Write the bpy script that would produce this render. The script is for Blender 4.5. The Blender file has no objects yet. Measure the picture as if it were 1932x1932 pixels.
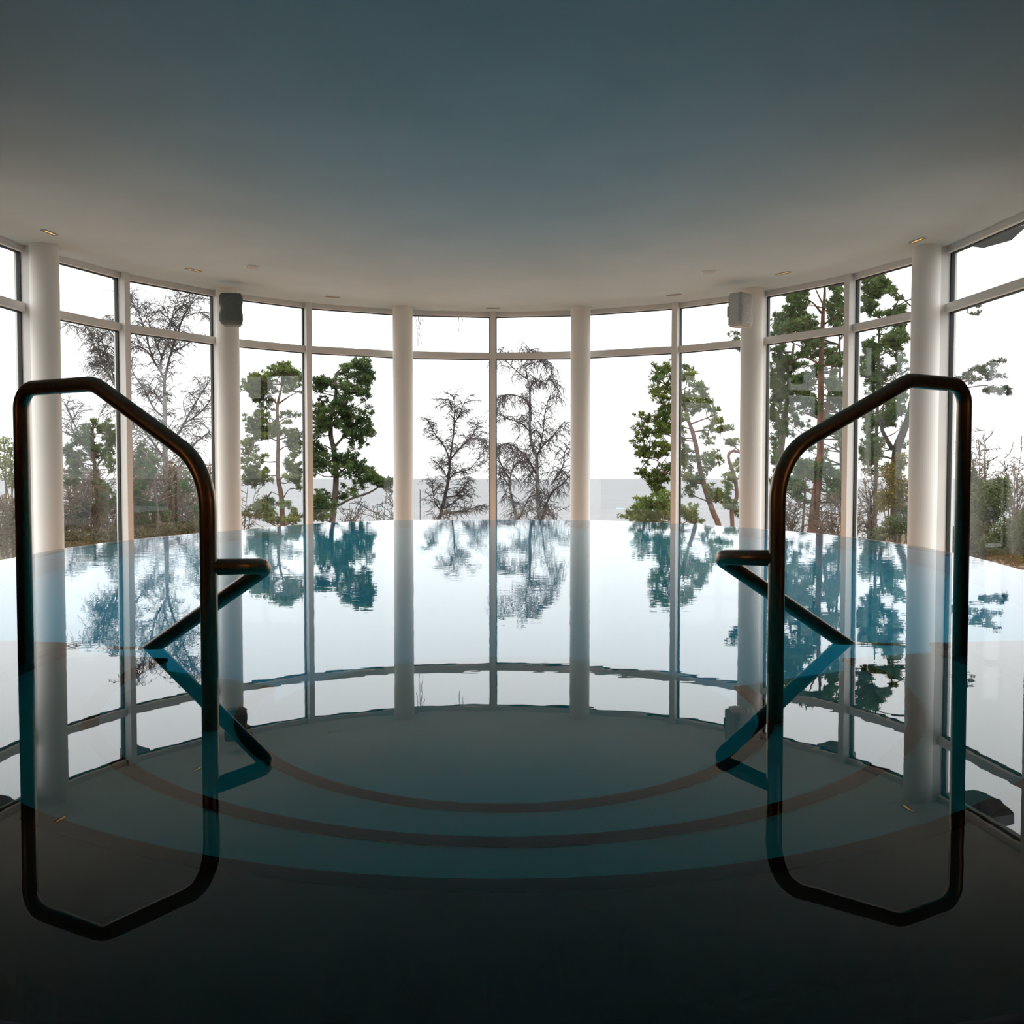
import bpy, bmesh, math, random
import numpy as np
from mathutils import Vector, Matrix

# ------------------------------------------------------------------ camera, world, exposure
SC = bpy.context.scene
COL = SC.collection
IMG, F, TILT, CAMH = 1932.0, 1727.0, 0.037, 0.478      # image size, focal length in px, downward tilt, eye above water
cam_d = bpy.data.cameras.new('camera')
cam_d.sensor_width = 36.0; cam_d.sensor_fit = 'HORIZONTAL'
cam_d.lens = F / IMG * 36.0
cam_d.clip_start = 0.02; cam_d.clip_end = 60000
cam = bpy.data.objects.new('camera', cam_d); COL.objects.link(cam)
cam.location = (0, 0, CAMH)
cam.rotation_euler = (math.pi / 2 - TILT, 0, 0)
SC.camera = cam

SKY = 1.68                              # radiance at the horizon; an overcast sky is three times as bright overhead
world = bpy.data.worlds.new('overcast_sky'); SC.world = world
world.use_nodes = True
wn, wl = world.node_tree.nodes, world.node_tree.links
wn.clear()
wo = wn.new('ShaderNodeOutputWorld'); wb = wn.new('ShaderNodeBackground')
wt = wn.new('ShaderNodeTexCoord'); wz = wn.new('ShaderNodeTexNoise'); wr = wn.new('ShaderNodeValToRGB')
wz.inputs['Scale'].default_value = 1.6; wz.inputs['Detail'].default_value = 3
wr.color_ramp.elements[0].color = (0.93, 0.94, 0.965, 1); wr.color_ramp.elements[1].color = (1.0, 1.0, 1.0, 1)
wl.new(wt.outputs['Generated'], wz.inputs['Vector']); wl.new(wz.outputs[0], wr.inputs[0])
wl.new(wr.outputs[0], wb.inputs['Color'])
wx = wn.new('ShaderNodeSeparateXYZ'); wm = wn.new('ShaderNodeMapRange'); wm.clamp = True
wm.inputs['From Min'].default_value = 0.0; wm.inputs['From Max'].default_value = 1.0
wm.inputs['To Min'].default_value = SKY; wm.inputs['To Max'].default_value = SKY * 3
wl.new(wt.outputs['Generated'], wx.inputs[0]); wl.new(wx.outputs['Z'], wm.inputs['Value']); wl.new(wm.outputs[0], wb.inputs['Strength'])
wl.new(wb.outputs[0], wo.inputs['Surface'])

vs = SC.view_settings
SC.display_settings.display_device = 'sRGB'
vs.view_transform = 'Standard'; vs.look = 'None'; vs.exposure = 0.0; vs.gamma = 1.0
vs.use_curve_mapping = False
cy = SC.cycles
cy.use_denoising = True
cy.max_bounces = 8; cy.diffuse_bounces = 3; cy.glossy_bounces = 4; cy.transmission_bounces = 6
cy.transparent_max_bounces = 14
cy.use_adaptive_sampling = True; cy.adaptive_threshold = 0.045; cy.adaptive_min_samples = 20
cy.time_limit = 1000.0
cy.caustics_reflective = True; cy.caustics_refractive = True
cy.sample_clamp_indirect = 6.0
cy.blur_glossy = 0.2

# ------------------------------------------------------------------ projection helpers
ct, st = math.cos(TILT), math.sin(TILT)
def ray(px, py):
    a, b = (px - IMG / 2) / F, (IMG / 2 - py) / F
    return Vector((a, ct + b * st, -st + b * ct))
def W(px, py, Y):                      # world point seen at a pixel, at world depth Y
    d = ray(px, py); k = Y / d.y
    return Vector((d.x * k, Y, CAMH + d.z * k))
def WZ(px, py, z):                     # world point seen at a pixel, on the level z
    d = ray(px, py); k = (z - CAMH) / d.z
    return Vector((d.x * k, d.y * k, z))
def proj_x(p):
    y, z = p.y, p.z - CAMH
    return IMG / 2 + F * p.x / (y * ct - z * st)

# ------------------------------------------------------------------ object helpers
def link(o, parent=None):
    COL.objects.link(o)
    if parent is not None: o.parent = parent
    return o
def tag(o, label=None, cat=None, group=None, kind=None):
    if label: o['label'] = label
    if cat: o['category'] = cat
    if group: o['group'] = group
    if kind: o['kind'] = kind
    return o
def empty(name, loc=(0, 0, 0), rz=0.0):
    o = bpy.data.objects.new(name, None); o.location = loc; o.rotation_euler = (0, 0, rz)
    o.empty_display_size = 0.1
    return link(o)
def mesh_obj(name, verts, faces, mat, parent=None, smooth=False):
    me = bpy.data.meshes.new(name)
    me.from_pydata([tuple(v) for v in verts], [], faces)
    me.update()
    if smooth: me.polygons.foreach_set('use_smooth', [True] * len(me.polygons))
    me.materials.append(mat)
    return link(bpy.data.objects.new(name, me), parent)
def bm_obj(name, bm, mat, parent=None, smooth=False):
    bmesh.ops.recalc_face_normals(bm, faces=bm.faces[:])
    me = bpy.data.meshes.new(name); bm.to_mesh(me); bm.free()
    if smooth: me.polygons.foreach_set('use_smooth', [True] * len(me.polygons))
    me.materials.append(mat)
    return link(bpy.data.objects.new(name, me), parent)

class MB:
    """collects plain geometry for one mesh"""
    def __init__(s): s.v = []; s.f = []
    def box(s, x0, x1, y0, y1, z0, z1, fr=None):
        b = len(s.v)
        for z in (z0, z1):
            for x, y in ((x0, y0), (x1, y0), (x1, y1), (x0, y1)):
                p = Vector((x, y, z))
                s.v.append(fr @ p if fr is not None else p)
        for q in ((3, 2, 1, 0), (4, 5, 6, 7), (0, 1, 5, 4), (1, 2, 6, 5), (2, 3, 7, 6), (3, 0, 4, 7)):
            s.f.append(tuple(b + i for i in q))
        return s
    def tube(s, pts, rad, n=8, caps=True):
        pts = [Vector(p) for p in pts]; m = len(pts); b = len(s.v)
        if not hasattr(rad, '__len__'): rad = [rad] * m
        t = (pts[1] - pts[0]).normalized()
        u = t.cross(Vector((0.31, 0.17, 0.93)))
        if u.length < 0.05: u = t.cross(Vector((1, 0, 0)))
        u.normalize()
        for i in range(m):
            t = (pts[min(i + 1, m - 1)] - pts[max(i - 1, 0)])
            if t.length < 1e-9: t = Vector((0, 0, 1))
            t.normalize()
            u = u - t * u.dot(t)
            if u.length < 1e-6: u = t.orthogonal()
            u.normalize(); w = t.cross(u)
            for j in range(n):
                a = 2 * math.pi * j / n
                s.v.append(pts[i] + (u * math.cos(a) + w * math.sin(a)) * rad[i])
        for i in range(m - 1):
            for j in range(n):
                a = b + i * n + j; c = b + i * n + (j + 1) % n
                s.f.append((a, c, c + n, a + n))
        if caps:
            s.f.append(tuple(b + j for j in reversed(range(n))))
            s.f.append(tuple(b + (m - 1) * n + j for j in range(n)))
        return s
    def obj(s, name, mat, parent=None, smooth=False): return mesh_obj(name, s.v, s.f, mat, parent, smooth)

def catmull(pts, per=6, closed=False):
    pts = [Vector(p) for p in pts]; n = len(pts); out = []
    rng = range(n) if closed else range(n - 1)
    for i in rng:
        p0 = pts[(i - 1) % n] if closed or i > 0 else pts[0] * 2 - pts[1]
        p1 = pts[i]; p2 = pts[(i + 1) % n]
        p3 = pts[(i + 2) % n] if closed or i + 2 < n else pts[-1] * 2 - pts[-2]
        for k in range(per):
            t = k / per
            out.append(0.5 * ((2 * p1) + (p2 - p0) * t + (2 * p0 - 5 * p1 + 4 * p2 - p3) * t * t + (3 * p1 - p0 - 3 * p2 + p3) * t ** 3))
    if not closed: out.append(pts[-1])
    return out
def fillet(pts, radii, seg=8):
    pts = [Vector(p) for p in pts]; out = [pts[0]]
    for i in range(1, len(pts) - 1):
        p, a, b = pts[i], pts[i - 1] - pts[i], pts[i + 1] - pts[i]
        la, lb = a.length, b.length; a /= la; b /= lb
        ang = a.angle(b); r = radii[i - 1]
        d = min(r / math.tan(ang / 2), la * 0.48, lb * 0.48); r = d * math.tan(ang / 2)
        c = p + (a + b).normalized() * (r / math.sin(ang / 2))
        s0, s1 = p + a * d - c, p + b * d - c
        tot = s0.angle(s1)
        for k in range(seg + 1):
            t = k / seg
            out.append(c + (s0 * math.sin((1 - t) * tot) + s1 * math.sin(t * tot)) / math.sin(tot))
    out.append(pts[-1])
    return out

# ------------------------------------------------------------------ materials
def new_mat(name):
    m = bpy.data.materials.new(name); m.use_nodes = True
    m.node_tree.nodes.clear()
    o = m.node_tree.nodes.new('ShaderNodeOutputMaterial')
    return m, m.node_tree.nodes, m.node_tree.links, o
def principled(name, c1, c2=None, rough=0.5, metallic=0.0, scale=4.0, detail=4.0, bump=0.0, bump_scale=60.0, stretch=(1, 1, 1), spec=0.5, translucent=0.0):
    m, n, l, o = new_mat(name)
    p = n.new('ShaderNodeBsdfPrincipled')
    p.inputs['Roughness'].default_value = rough; p.inputs['Metallic'].default_value = metallic
    p.inputs['Specular IOR Level'].default_value = spec
    tc = n.new('ShaderNodeTexCoord'); mp = n.new('ShaderNodeMapping'); mp.inputs['Scale'].default_value = stretch
    l.new(tc.outputs['Object'], mp.inputs['Vector'])
    nz = n.new('ShaderNodeTexNoise'); nz.inputs['Scale'].default_value = scale; nz.inputs['Detail'].default_value = detail
    l.new(mp.outputs[0], nz.inputs['Vector'])
    cr = n.new('ShaderNodeValToRGB')
    cr.color_ramp.elements[0].position = 0.35; cr.color_ramp.elements[1].position = 0.65
    cr.color_ramp.elements[0].color = (*c1, 1); cr.color_ramp.elements[1].color = (*(c2 or c1), 1)
    l.new(nz.outputs[0], cr.inputs[0]); l.new(cr.outputs[0], p.inputs['Base Color'])
    if bump > 0:
        bz = n.new('ShaderNodeTexNoise'); bz.inputs['Scale'].default_value = bump_scale; bz.inputs['Detail'].default_value = 3
        l.new(mp.outputs[0], bz.inputs['Vector'])
        b = n.new('ShaderNodeBump'); b.inputs['Strength'].default_value = bump; b.inputs['Distance'].default_value = 0.01
        l.new(bz.outputs[0], b.inputs['Height']); l.new(b.outputs[0], p.inputs['Normal'])
    if translucent > 0:
        tr = n.new('ShaderNodeBsdfTranslucent'); l.new(cr.outputs[0], tr.inputs['Color'])
        mx = n.new('ShaderNodeMixShader'); mx.inputs[0].default_value = translucent
        l.new(p.outputs[0], mx.inputs[1]); l.new(tr.outputs[0], mx.inputs[2]); l.new(mx.outputs[0], o.inputs['Surface'])
    else:
        l.new(p.outputs[0], o.inputs['Surface'])
    return m
def emitter(name, col, strength):
    m, n, l, o = new_mat(name)
    e = n.new('ShaderNodeEmission'); e.inputs['Color'].default_value = (*col, 1); e.inputs['Strength'].default_value = strength
    l.new(e.outputs[0], o.inputs['Surface']); return m
def pane_glass(name):
    m, n, l, o = new_mat(name)
    fr = n.new('ShaderNodeFresnel'); ge = n.new('ShaderNodeNewGeometry')
    mr = n.new('ShaderNodeMapRange'); mr.inputs['To Min'].default_value = 1.5; mr.inputs['To Max'].default_value = 1 / 1.5
    l.new(ge.outputs['Backfacing'], mr.inputs['Value']); l.new(mr.outputs[0], fr.inputs['IOR'])
    t = n.new('ShaderNodeBsdfTransparent'); t.inputs['Color'].default_value = (0.985, 0.99, 0.985, 1)
    g = n.new('ShaderNodeBsdfGlossy'); g.inputs['Roughness'].default_value = 0.0
    x = n.new('ShaderNodeMixShader')
    l.new(fr.outputs[0], x.inputs[0]); l.new(t.outputs[0], x.inputs[1]); l.new(g.outputs[0], x.inputs[2])
    l.new(x.outputs[0], o.inputs['Surface']); return m
def water_mat():
    m, n, l, o = new_mat('pool_water')
    g = n.new('ShaderNodeBsdfGlass'); g.inputs['IOR'].default_value = 1.333; g.inputs['Roughness'].default_value = 0.0
    g.inputs['Color'].default_value = (0.97, 0.99, 1.0, 1)
    tc = n.new('ShaderNodeTexCoord'); mp = n.new('ShaderNodeMapping'); mp.inputs['Scale'].default_value = (1.0, 1.7, 1.0)
    l.new(tc.outputs['Object'], mp.inputs['Vector'])
    n1 = n.new('ShaderNodeTexNoise'); n1.inputs['Scale'].default_value = 5.0; n1.inputs['Detail'].default_value = 2.0
    n1.inputs['Roughness'].default_value = 0.6
    l.new(mp.outputs[0], n1.inputs['Vector'])
    # ripples come in patches: a slow mask scales their height
    n2 = n.new('ShaderNodeTexNoise'); n2.inputs['Scale'].default_value = 0.45; n2.inputs['Detail'].default_value = 1.0
    l.new(tc.outputs['Object'], n2.inputs['Vector'])
    mr = n.new('ShaderNodeMapRange'); mr.inputs['From Min'].default_value = 0.38; mr.inputs['From Max'].default_value = 0.66
    mr.inputs['To Min'].default_value = 0.25; mr.inputs['To Max'].default_value = 1.0
    l.new(n2.outputs[0], mr.inputs['Value'])
    mu = n.new('ShaderNodeMath'); mu.operation = 'MULTIPLY'
    l.new(n1.outputs[0], mu.inputs[0]); l.new(mr.outputs[0], mu.inputs[1])
    sx = n.new('ShaderNodeSeparateXYZ'); l.new(tc.outputs['Object'], sx.inputs[0])
    calm = n.new('ShaderNodeMapRange'); calm.inputs['From Min'].default_value = 1.8; calm.inputs['From Max'].default_value = 4.0
    calm.inputs['To Min'].default_value = 0.22; calm.inputs['To Max'].default_value = 1.0
    l.new(sx.outputs['Y'], calm.inputs['Value'])
    n3 = n.new('ShaderNodeTexNoise'); n3.inputs['Scale'].default_value = 16.0; n3.inputs['Detail'].default_value = 1.0
    l.new(mp.outputs[0], n3.inputs['Vector'])
    m3 = n.new('ShaderNodeMath'); m3.operation = 'MULTIPLY_ADD'; m3.inputs[1].default_value = 0.26
    m4 = n.new('ShaderNodeMath'); m4.operation = 'MULTIPLY'
    l.new(n3.outputs[0], m4.inputs[0]); l.new(mr.outputs[0], m4.inputs[1])
    l.new(m4.outputs[0], m3.inputs[0]); l.new(mu.outputs[0], m3.inputs[2])
    b = n.new('ShaderNodeBump'); b.inputs['Strength'].default_value = 1.0; b.inputs['Distance'].default_value = 0.0006
    m5 = n.new('ShaderNodeMath'); m5.operation = 'MULTIPLY'
    l.new(m3.outputs[0], m5.inputs[0]); l.new(calm.outputs[0], m5.inputs[1])
    l.new(m5.outputs[0], b.inputs['Height']); l.new(b.outputs[0], g.inputs['Normal'])
    l.new(g.outputs[0], o.inputs['Surface']); return m

M = {}
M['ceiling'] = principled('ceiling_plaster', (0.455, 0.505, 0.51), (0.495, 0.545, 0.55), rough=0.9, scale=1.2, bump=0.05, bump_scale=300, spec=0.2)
M['frame'] = principled('white_painted_frame', (0.72, 0.70, 0.67), (0.76, 0.74, 0.71), rough=0.45, scale=3)
M['column'] = principled('white_column_paint', (0.83, 0.785, 0.73), (0.86, 0.815, 0.76), rough=0.6, scale=2, bump=0.03, bump_scale=200)
M['gasket'] = principled('black_gasket', (0.01, 0.016, 0.014), rough=0.5)
M['glass'] = pane_glass('window_glass')
M['water'] = water_mat()
M['stone_floor'] = principled('warm_stone_floor', (0.88, 0.42, 0.15), (0.90, 0.46, 0.18), rough=0.5, scale=2.5)
M['deck'] = principled('dark_wet_stone', (0.035, 0.022, 0.014), (0.06, 0.038, 0.024), rough=0.75, scale=6, bump=0.1, bump_scale=40, spec=0.15)
M['coping'] = principled('dark_blue_coping', (0.022, 0.035, 0.05), (0.03, 0.045, 0.06), rough=0.75, scale=8, spec=0.1)
M['wall'] = principled('slate_wall', (0.055, 0.075, 0.08), (0.07, 0.09, 0.095), rough=0.85, scale=1.5)
M['wood_wall'] = principled('warm_wood_wall', (0.42, 0.21, 0.085), (0.52, 0.28, 0.12), rough=0.6, scale=3, stretch=(6, 1, 0.6))
M['outer_wall'] = principled('pool_outer_wall', (0.50, 0.46, 0.42), (0.55, 0.51, 0.47), rough=0.6)
M['basin'] = principled('blue_pool_tile', (0.012, 0.40, 0.52), (0.018, 0.43, 0.55), rough=0.5, scale=3)
M['tread_top'] = principled('dark_slate_tread', (0.030, 0.050, 0.050), (0.038, 0.058, 0.058), rough=0.9, scale=8, spec=0.05)
M['tread'] = principled('teal_tread', (0.006, 0.40, 0.45), (0.010, 0.43, 0.48), rough=0.9, scale=6, spec=0.05)
M['nosing'] = principled('black_nosing', (0.001, 0.018, 0.022), rough=1.0, spec=0.0)
M['rail'] = principled('dark_brushed_steel', (0.42, 0.29, 0.205), (0.55, 0.39, 0.28), rough=0.34, metallic=1.0, scale=220, stretch=(1, 1, 0.15))
M['speaker'] = principled('speaker_cabinet', (0.50, 0.50, 0.48), rough=0.5)
M['grille'] = principled('speaker_grille', (0.30, 0.30, 0.28), (0.55, 0.53, 0.50), rough=0.7, scale=160, detail=1)
M['speaker_shaded'] = principled('shaded_speaker_cabinet', (0.16, 0.17, 0.165), rough=0.5)  # same make as the right cabinet; its shade is put into the colour
M['grille_shaded'] = principled('shaded_speaker_grille', (0.08, 0.10, 0.095), (0.14, 0.16, 0.15), rough=0.7, scale=160, detail=1)  # grille darkened in colour to stand for shade on the left speaker
M['lens'] = emitter('warm_led', (1.0, 0.55, 0.18), 1.6)
M['dark_metal'] = principled('dark_metal', (0.03, 0.035, 0.035), rough=0.5, metallic=0.3)
M['vent'] = principled('grey_vent', (0.42, 0.40, 0.37), (0.46, 0.44, 0.41), rough=0.7, scale=120, detail=1)
M['roof'] = principled('dark_roof_timber', (0.05, 0.055, 0.06), (0.08, 0.085, 0.09), rough=0.7, scale=8, stretch=(8, 1, 1))
M['added_pool_glow'] = emitter('added_pool_glow', (0.01, 0.80, 1.0), 33.0)  # emission of the added strip that turns pool and ceiling teal
M['terrace'] = principled('pale_terrace_stone', (0.36, 0.36, 0.335), (0.41, 0.41, 0.385), rough=0.8, scale=1.5)
M['glow'] = emitter('warm_rail_glow', (1.0, 0.48, 0.17), 12.0)  # emission of the added lamps that warm the handrails
M['ground'] = principled('winter_ground', (0.045, 0.038, 0.02), (0.075, 0.062, 0.034), rough=0.95, scale=0.6, detail=8, spec=0.1)
M['sea'] = principled('grey_sea', (0.165, 0.168, 0.172), (0.19, 0.193, 0.197), rough=0.9, scale=0.03, detail=6, stretch=(0.4, 2.5, 1), spec=0.05)
M['pine_bark'] = principled('pine_bark', (0.10, 0.055, 0.035), (0.16, 0.085, 0.055), rough=0.9, scale=3, spec=0.1)
M['pine_bark_grey'] = principled('grey_pine_bark', (0.075, 0.06, 0.045), (0.12, 0.095, 0.075), rough=0.9, scale=3, spec=0.1)
M['pine'] = principled('pine_needles', (0.060, 0.100, 0.026), (0.17, 0.20, 0.045), rough=0.7, scale=0.55, detail=3, spec=0.1, translucent=0.25)
M['pine_dark'] = principled('dark_pine_needles', (0.040, 0.075, 0.028), (0.105, 0.145, 0.045), rough=0.7, scale=0.7, detail=3, spec=0.1, translucent=0.2)
M['fir'] = principled('fir_needles', (0.035, 0.065, 0.035), (0.06, 0.09, 0.045), rough=0.7, scale=0.8, spec=0.1, translucent=0.2)
M['birch'] = principled('birch_twigs', (0.05, 0.042, 0.04), (0.085, 0.073, 0.07), rough=0.9, scale=1.0, spec=0.1)
M['birch_pale'] = principled('pale_birch_bark', (0.12, 0.105, 0.098), (0.26, 0.24, 0.225), rough=0.9, scale=1.2, stretch=(1, 1, 2), spec=0.1)
M['brown_twig'] = principled('brown_twigs', (0.075, 0.052, 0.036), (0.13, 0.095, 0.065), rough=0.9, scale=0.9, spec=0.1)
M['olive_leaf'] = principled('olive_brown_leaves', (0.10, 0.085, 0.018), (0.19, 0.145, 0.03), rough=0.8, scale=1.6, spec=0.1, translucent=0.25)
M['bush_leaf'] = principled('evergreen_leaves', (0.035, 0.055, 0.018), (0.095, 0.115, 0.035), rough=0.7, scale=1.2, spec=0.15, translucent=0.2)
M['hedge_leaf'] = principled('dark_hedge_leaves', (0.045, 0.045, 0.02), (0.085, 0.08, 0.035), rough=0.8, scale=1.2, spec=0.1, translucent=0.2)
M['bark_dark'] = principled('dark_bark', (0.028, 0.026, 0.02), (0.05, 0.045, 0.034), rough=0.9, scale=3, spec=0.1)
M['yellow_leaf'] = principled('yellow_green_leaves', (0.13, 0.16, 0.04), (0.22, 0.24, 0.07), rough=0.7, scale=1.6, spec=0.1, translucent=0.25)
M['brown_leaf'] = principled('brown_beech_leaves', (0.075, 0.052, 0.028), (0.135, 0.098, 0.055), rough=0.8, scale=1.6, spec=0.1, translucent=0.25)

# ------------------------------------------------------------------ layout of the rotunda
CX, CY, R = -0.244, 7.971, 4.675
RC = 4.45
ZC, ZHEAD, ZT0, ZT1, ZFLOOR = 2.744, 2.685, 2.108, 2.19, -0.6
def on_circle(a, r, z=0.0): return Vector((CX + r * math.sin(a), CY + r * math.cos(a), z))
def solve_angle(px, r, z, a0):
    lo, hi = a0 - 0.2, a0 + 0.2
    for _ in range(50):
        m = (lo + hi) / 2
        if proj_x(on_circle(m, r, z)) < px: lo = m
        else: hi = m
    return (lo + hi) / 2
DL, OFF = 0.2653, -0.0055
MULL_PX = {6: 1975, -5: 47, -4: 230, -3: 408, -2: 579, 0: 930, 2: 1277, 3: 1441, 4: 1608, 5: 1786}
ANG = {}
for k in range(-7, 8):
    a0 = OFF + k * DL
    ANG[k] = solve_angle(MULL_PX[k], R, ZT0, a0) if k in MULL_PX else a0
MP = {k: on_circle(ANG[k], R) for k in ANG}
xl, xr = MP[-7].x, MP[7].x
YB = -4.0
room = [MP[k].copy() for k in range(-7, 8)] + [Vector((xr, YB, 0)), Vector((xl, YB, 0))]      # clockwise outline

# pool outline (water edge), clockwise from the far left
EDGE_PX = [(0, 1062), (60, 1049), (123, 1036), (240, 1020), (380, 1006), (455, 1000), (571, 990), (660, 985), (740, 982.3), (835, 981), (930, 980.6), (1020, 981), (1094, 982),
           (1180, 984), (1275, 987.5), (1365, 993), (1450, 999.5), (1540, 1007), (1615, 1015.5), (1711, 1029), (1792, 1045), (1829, 1053), (1870, 1064), (1932, 1084)]
edge = [WZ(x, y, 0.0) for x, y in EDGE_PX]
AC, AR = Vector((-0.02, 2.5, 0)), 1.765                                   # entry alcove: centre and radius
pool = list(edge) + [Vector((2.22, 3.75, 0)), Vector((1.90, 3.15, 0))]
n_arc = 40
pool += [AC + Vector((AR * math.cos(t), -AR * math.sin(t), 0)) for t in [math.pi * (i + 0.5) / n_arc for i in range(n_arc)]]
pool += [Vector((-1.98, 3.15, 0)), Vector((-2.42, 3.95, 0))]
pool = catmull(pool, 3, closed=True)

def ray_poly(c, d, poly):
    best = None
    for i in range(len(poly)):
        a, b = poly[i], poly[(i + 1) % len(poly)]
        e = b - a; den = d.x * e.y - d.y * e.x
        if abs(den) < 1e-9: continue
        w = a - c
        t = (w.x * e.y - w.y * e.x) / den; u = (w.x * d.y - w.y * d.x) / den
        if t > 0 and -1e-6 <= u <= 1 + 1e-6 and (best is None or t < best): best = t
    return c + d * best

# ------------------------------------------------------------------ structure: ceiling, floors, walls
def slab(name, poly, z0, z1, mat, parent=None):
    n = len(poly)
    v = [(p.x, p.y, z0) for p in poly] + [(p.x, p.y, z1) for p in poly]
    f = [tuple(range(n)), tuple(reversed(range(n, 2 * n)))] + [(i, i + n, (i + 1) % n + n, (i + 1) % n) for i in range(n)]
    return mesh_obj(name, v, f, mat, parent)
big = [p + (p - Vector((CX, CY - 3, 0))).normalized() * 0.25 for p in room]
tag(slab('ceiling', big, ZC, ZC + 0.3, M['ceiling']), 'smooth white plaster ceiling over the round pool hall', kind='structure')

pc = Vector((0, 5.2, 0))
def ring(name, inner, outer_poly, z, mat, centre, thick=0.2, closed=True):
    outer = [ray_poly(centre, (p - centre), outer_poly) for p in inner]
    n = len(inner); v = []
    for p, q in zip(inner, outer):
        v += [(p.x, p.y, z), (q.x, q.y, z), (p.x, p.y, z - thick), (q.x, q.y, z - thick)]
    f = []
    for i in range(n if closed else n - 1):
        a, b = 4 * i, 4 * ((i + 1) % n)
        f += [(a, b, b + 1, a + 1), (a + 2, a + 3, b + 3, b + 2), (a, a + 2, b + 2, b)]
    return mesh_obj(name, v, f, mat)
low = [p for p in pool]
out_edge = [p + (p - pc).normalized() * 0.05 for p in pool]
tag(ring('floor', out_edge, room, ZFLOOR, M['stone_floor'], pc), 'warm stone floor around the raised pool basin', kind='structure')
# upper deck round the entry alcove
arc_in = [AC + Vector(((AR + 0.045) * math.cos(t), -(AR + 0.045) * math.sin(t), 0)) for t in [math.pi * i / 48 for i in range(49)]]
deck_poly = [Vector((xr, 2.5001, 0)), Vector((xr, YB, 0)), Vector((xl, YB, 0)), Vector((xl, 2.5001, 0))]
tag(ring('floor_deck', arc_in, deck_poly, 0.005, M['deck'], AC, 0.55, closed=False), 'dark wet stone deck at the pool steps', kind='structure')
v, f = [], []
for i, t in enumerate([math.pi * i / 64 for i in range(65)]):
    d = Vector((math.cos(t), -math.sin(t), 0))
    for r, z in ((AR, -0.12), (AR, 0.001), (AR + 0.006, 0.006), (AR + 0.04, 0.006), (AR + 0.045, 0.0)):
        p = AC + d * r; v.append((p.x, p.y, z))
for i in range(64):
    for j in range(4): f.append((5 * i + j, 5 * i + j + 1, 5 * i + 6 + j, 5 * i + 5 + j))
tag(mesh_obj('trim_1', v, f, M['coping'], smooth=True), 'dark blue curved coping along the near pool rim', kind='structure')

def wall_box(name, x0, x1, y0, y1, label, m='wall'):
    return tag(MB().box(x0, x1, y0, y1, ZFLOOR - 0.1, ZC).obj(name, M[m]), label, kind='structure')
wall_box('wall_left', xl - 0.2, xl, YB, MP[-7].y, 'dark plain wall left of the pool deck')
wall_box('wall_right', xr, xr + 0.2, YB, MP[7].y, 'dark plain wall right of the pool deck')
wall_box('wall_back', xl, xr, YB - 0.2, YB, 'warm wooden wall behind the pool deck', 'wood_wall')

for x, y, rz, lab in ((xl, -0.6, -math.pi / 2, 'warm wall sconce added on the left side wall for rail glints'), (xr, -0.6, math.pi / 2, 'warm wall sconce added on the right side wall for rail glints')):
    root = tag(empty('added_wall_lamp', (x, y, 1.5), rz), lab, 'added lamp', 'added lamps out of view')  # added lamps out of view, put in for orange glints on the rails
    MB().box(-0.07, 0.07, 0.0, 0.03, -0.2, 0.2).obj('back_plate', M['gasket'], root)
    MB().tube([(0, 0.13, -0.22), (0, 0.13, 0.22)], 0.09, 24).obj('shade', M['glow'], root, True)
    MB().box(-0.02, 0.02, 0.02, 0.06, -0.02, 0.02).obj('arm', M['gasket'], root)
# ------------------------------------------------------------------ windows
def frame_at(o, u):                     # local x along u, local y outward, local z up
    u = u.normalized(); n = Vector((-u.y, u.x, 0))
    return Matrix(((u.x, n.x, 0, o.x), (u.y, n.y, 0, o.y), (0, 0, 1, 0), (0, 0, 0, 1)))
SIDE = ['far left edge', 'left edge', 'left', 'left', 'left', 'centre left', 'centre left', 'centre right']
def window(idx, k):
    a, b = MP[k], MP[k + 1]; L = (b - a).length
    fr = frame_at(a, b - a)
    root = empty('window_%d' % idx, (0, 0, 0)); tag(root, 'tall white framed window bay number %d of the curved glass front' % idx, kind='structure')
    MB().box(0.03, L - 0.03, -0.03, 0.07, ZHEAD, ZC + 0.001, fr).obj('head_rail', M['frame'], root)
    MB().box(0.03, L - 0.03, -0.035, 0.07, ZT0, ZT1, fr).obj('transom', M['frame'], root)
    MB().box(0.03, L - 0.03, -0.03, 0.07, ZFLOOR, ZFLOOR + 0.09, fr).obj('sill', M['frame'], root)
    rad = Matrix.Translation(a) @ Matrix.Rotation(-ANG[k], 4, 'Z')
    MB().box(-0.036, 0.036, -0.10, 0.085, ZFLOOR, ZC, rad).obj('mullion', M['frame'], root)
    if k == 6:
        rad = Matrix.Translation(b) @ Matrix.Rotation(-ANG[k + 1], 4, 'Z')
        MB().box(-0.036, 0.036, -0.10, 0.085, ZFLOOR, ZC, rad).obj('mullion', M['frame'], root)
    for z0, z1 in ((ZFLOOR + 0.09, ZT0), (ZT1, ZHEAD)):
        x0, x1, g = 0.032, L - 0.032, 0.016
        gk = MB()
        gk.box(x0, x0 + g, 0.012, 0.052, z0, z1, fr).box(x1 - g, x1, 0.012, 0.052, z0, z1, fr)
        gk.box(x0 + g, x1 - g, 0.012, 0.052, z0, z0 + g * 0.6, fr).box(x0 + g, x1 - g, 0.012, 0.052, z1 - g * 0.6, z1, fr)
        pn = MB().box(x0 + 0.004, x1 - 0.004, 0.026, 0.036, z0, z1, fr).obj('pane', M['glass'], root)
        gk.obj('gasket', M['gasket'], pn)
for i, k in enumerate(range(-7, 7)): window(i + 1, k)

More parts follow.
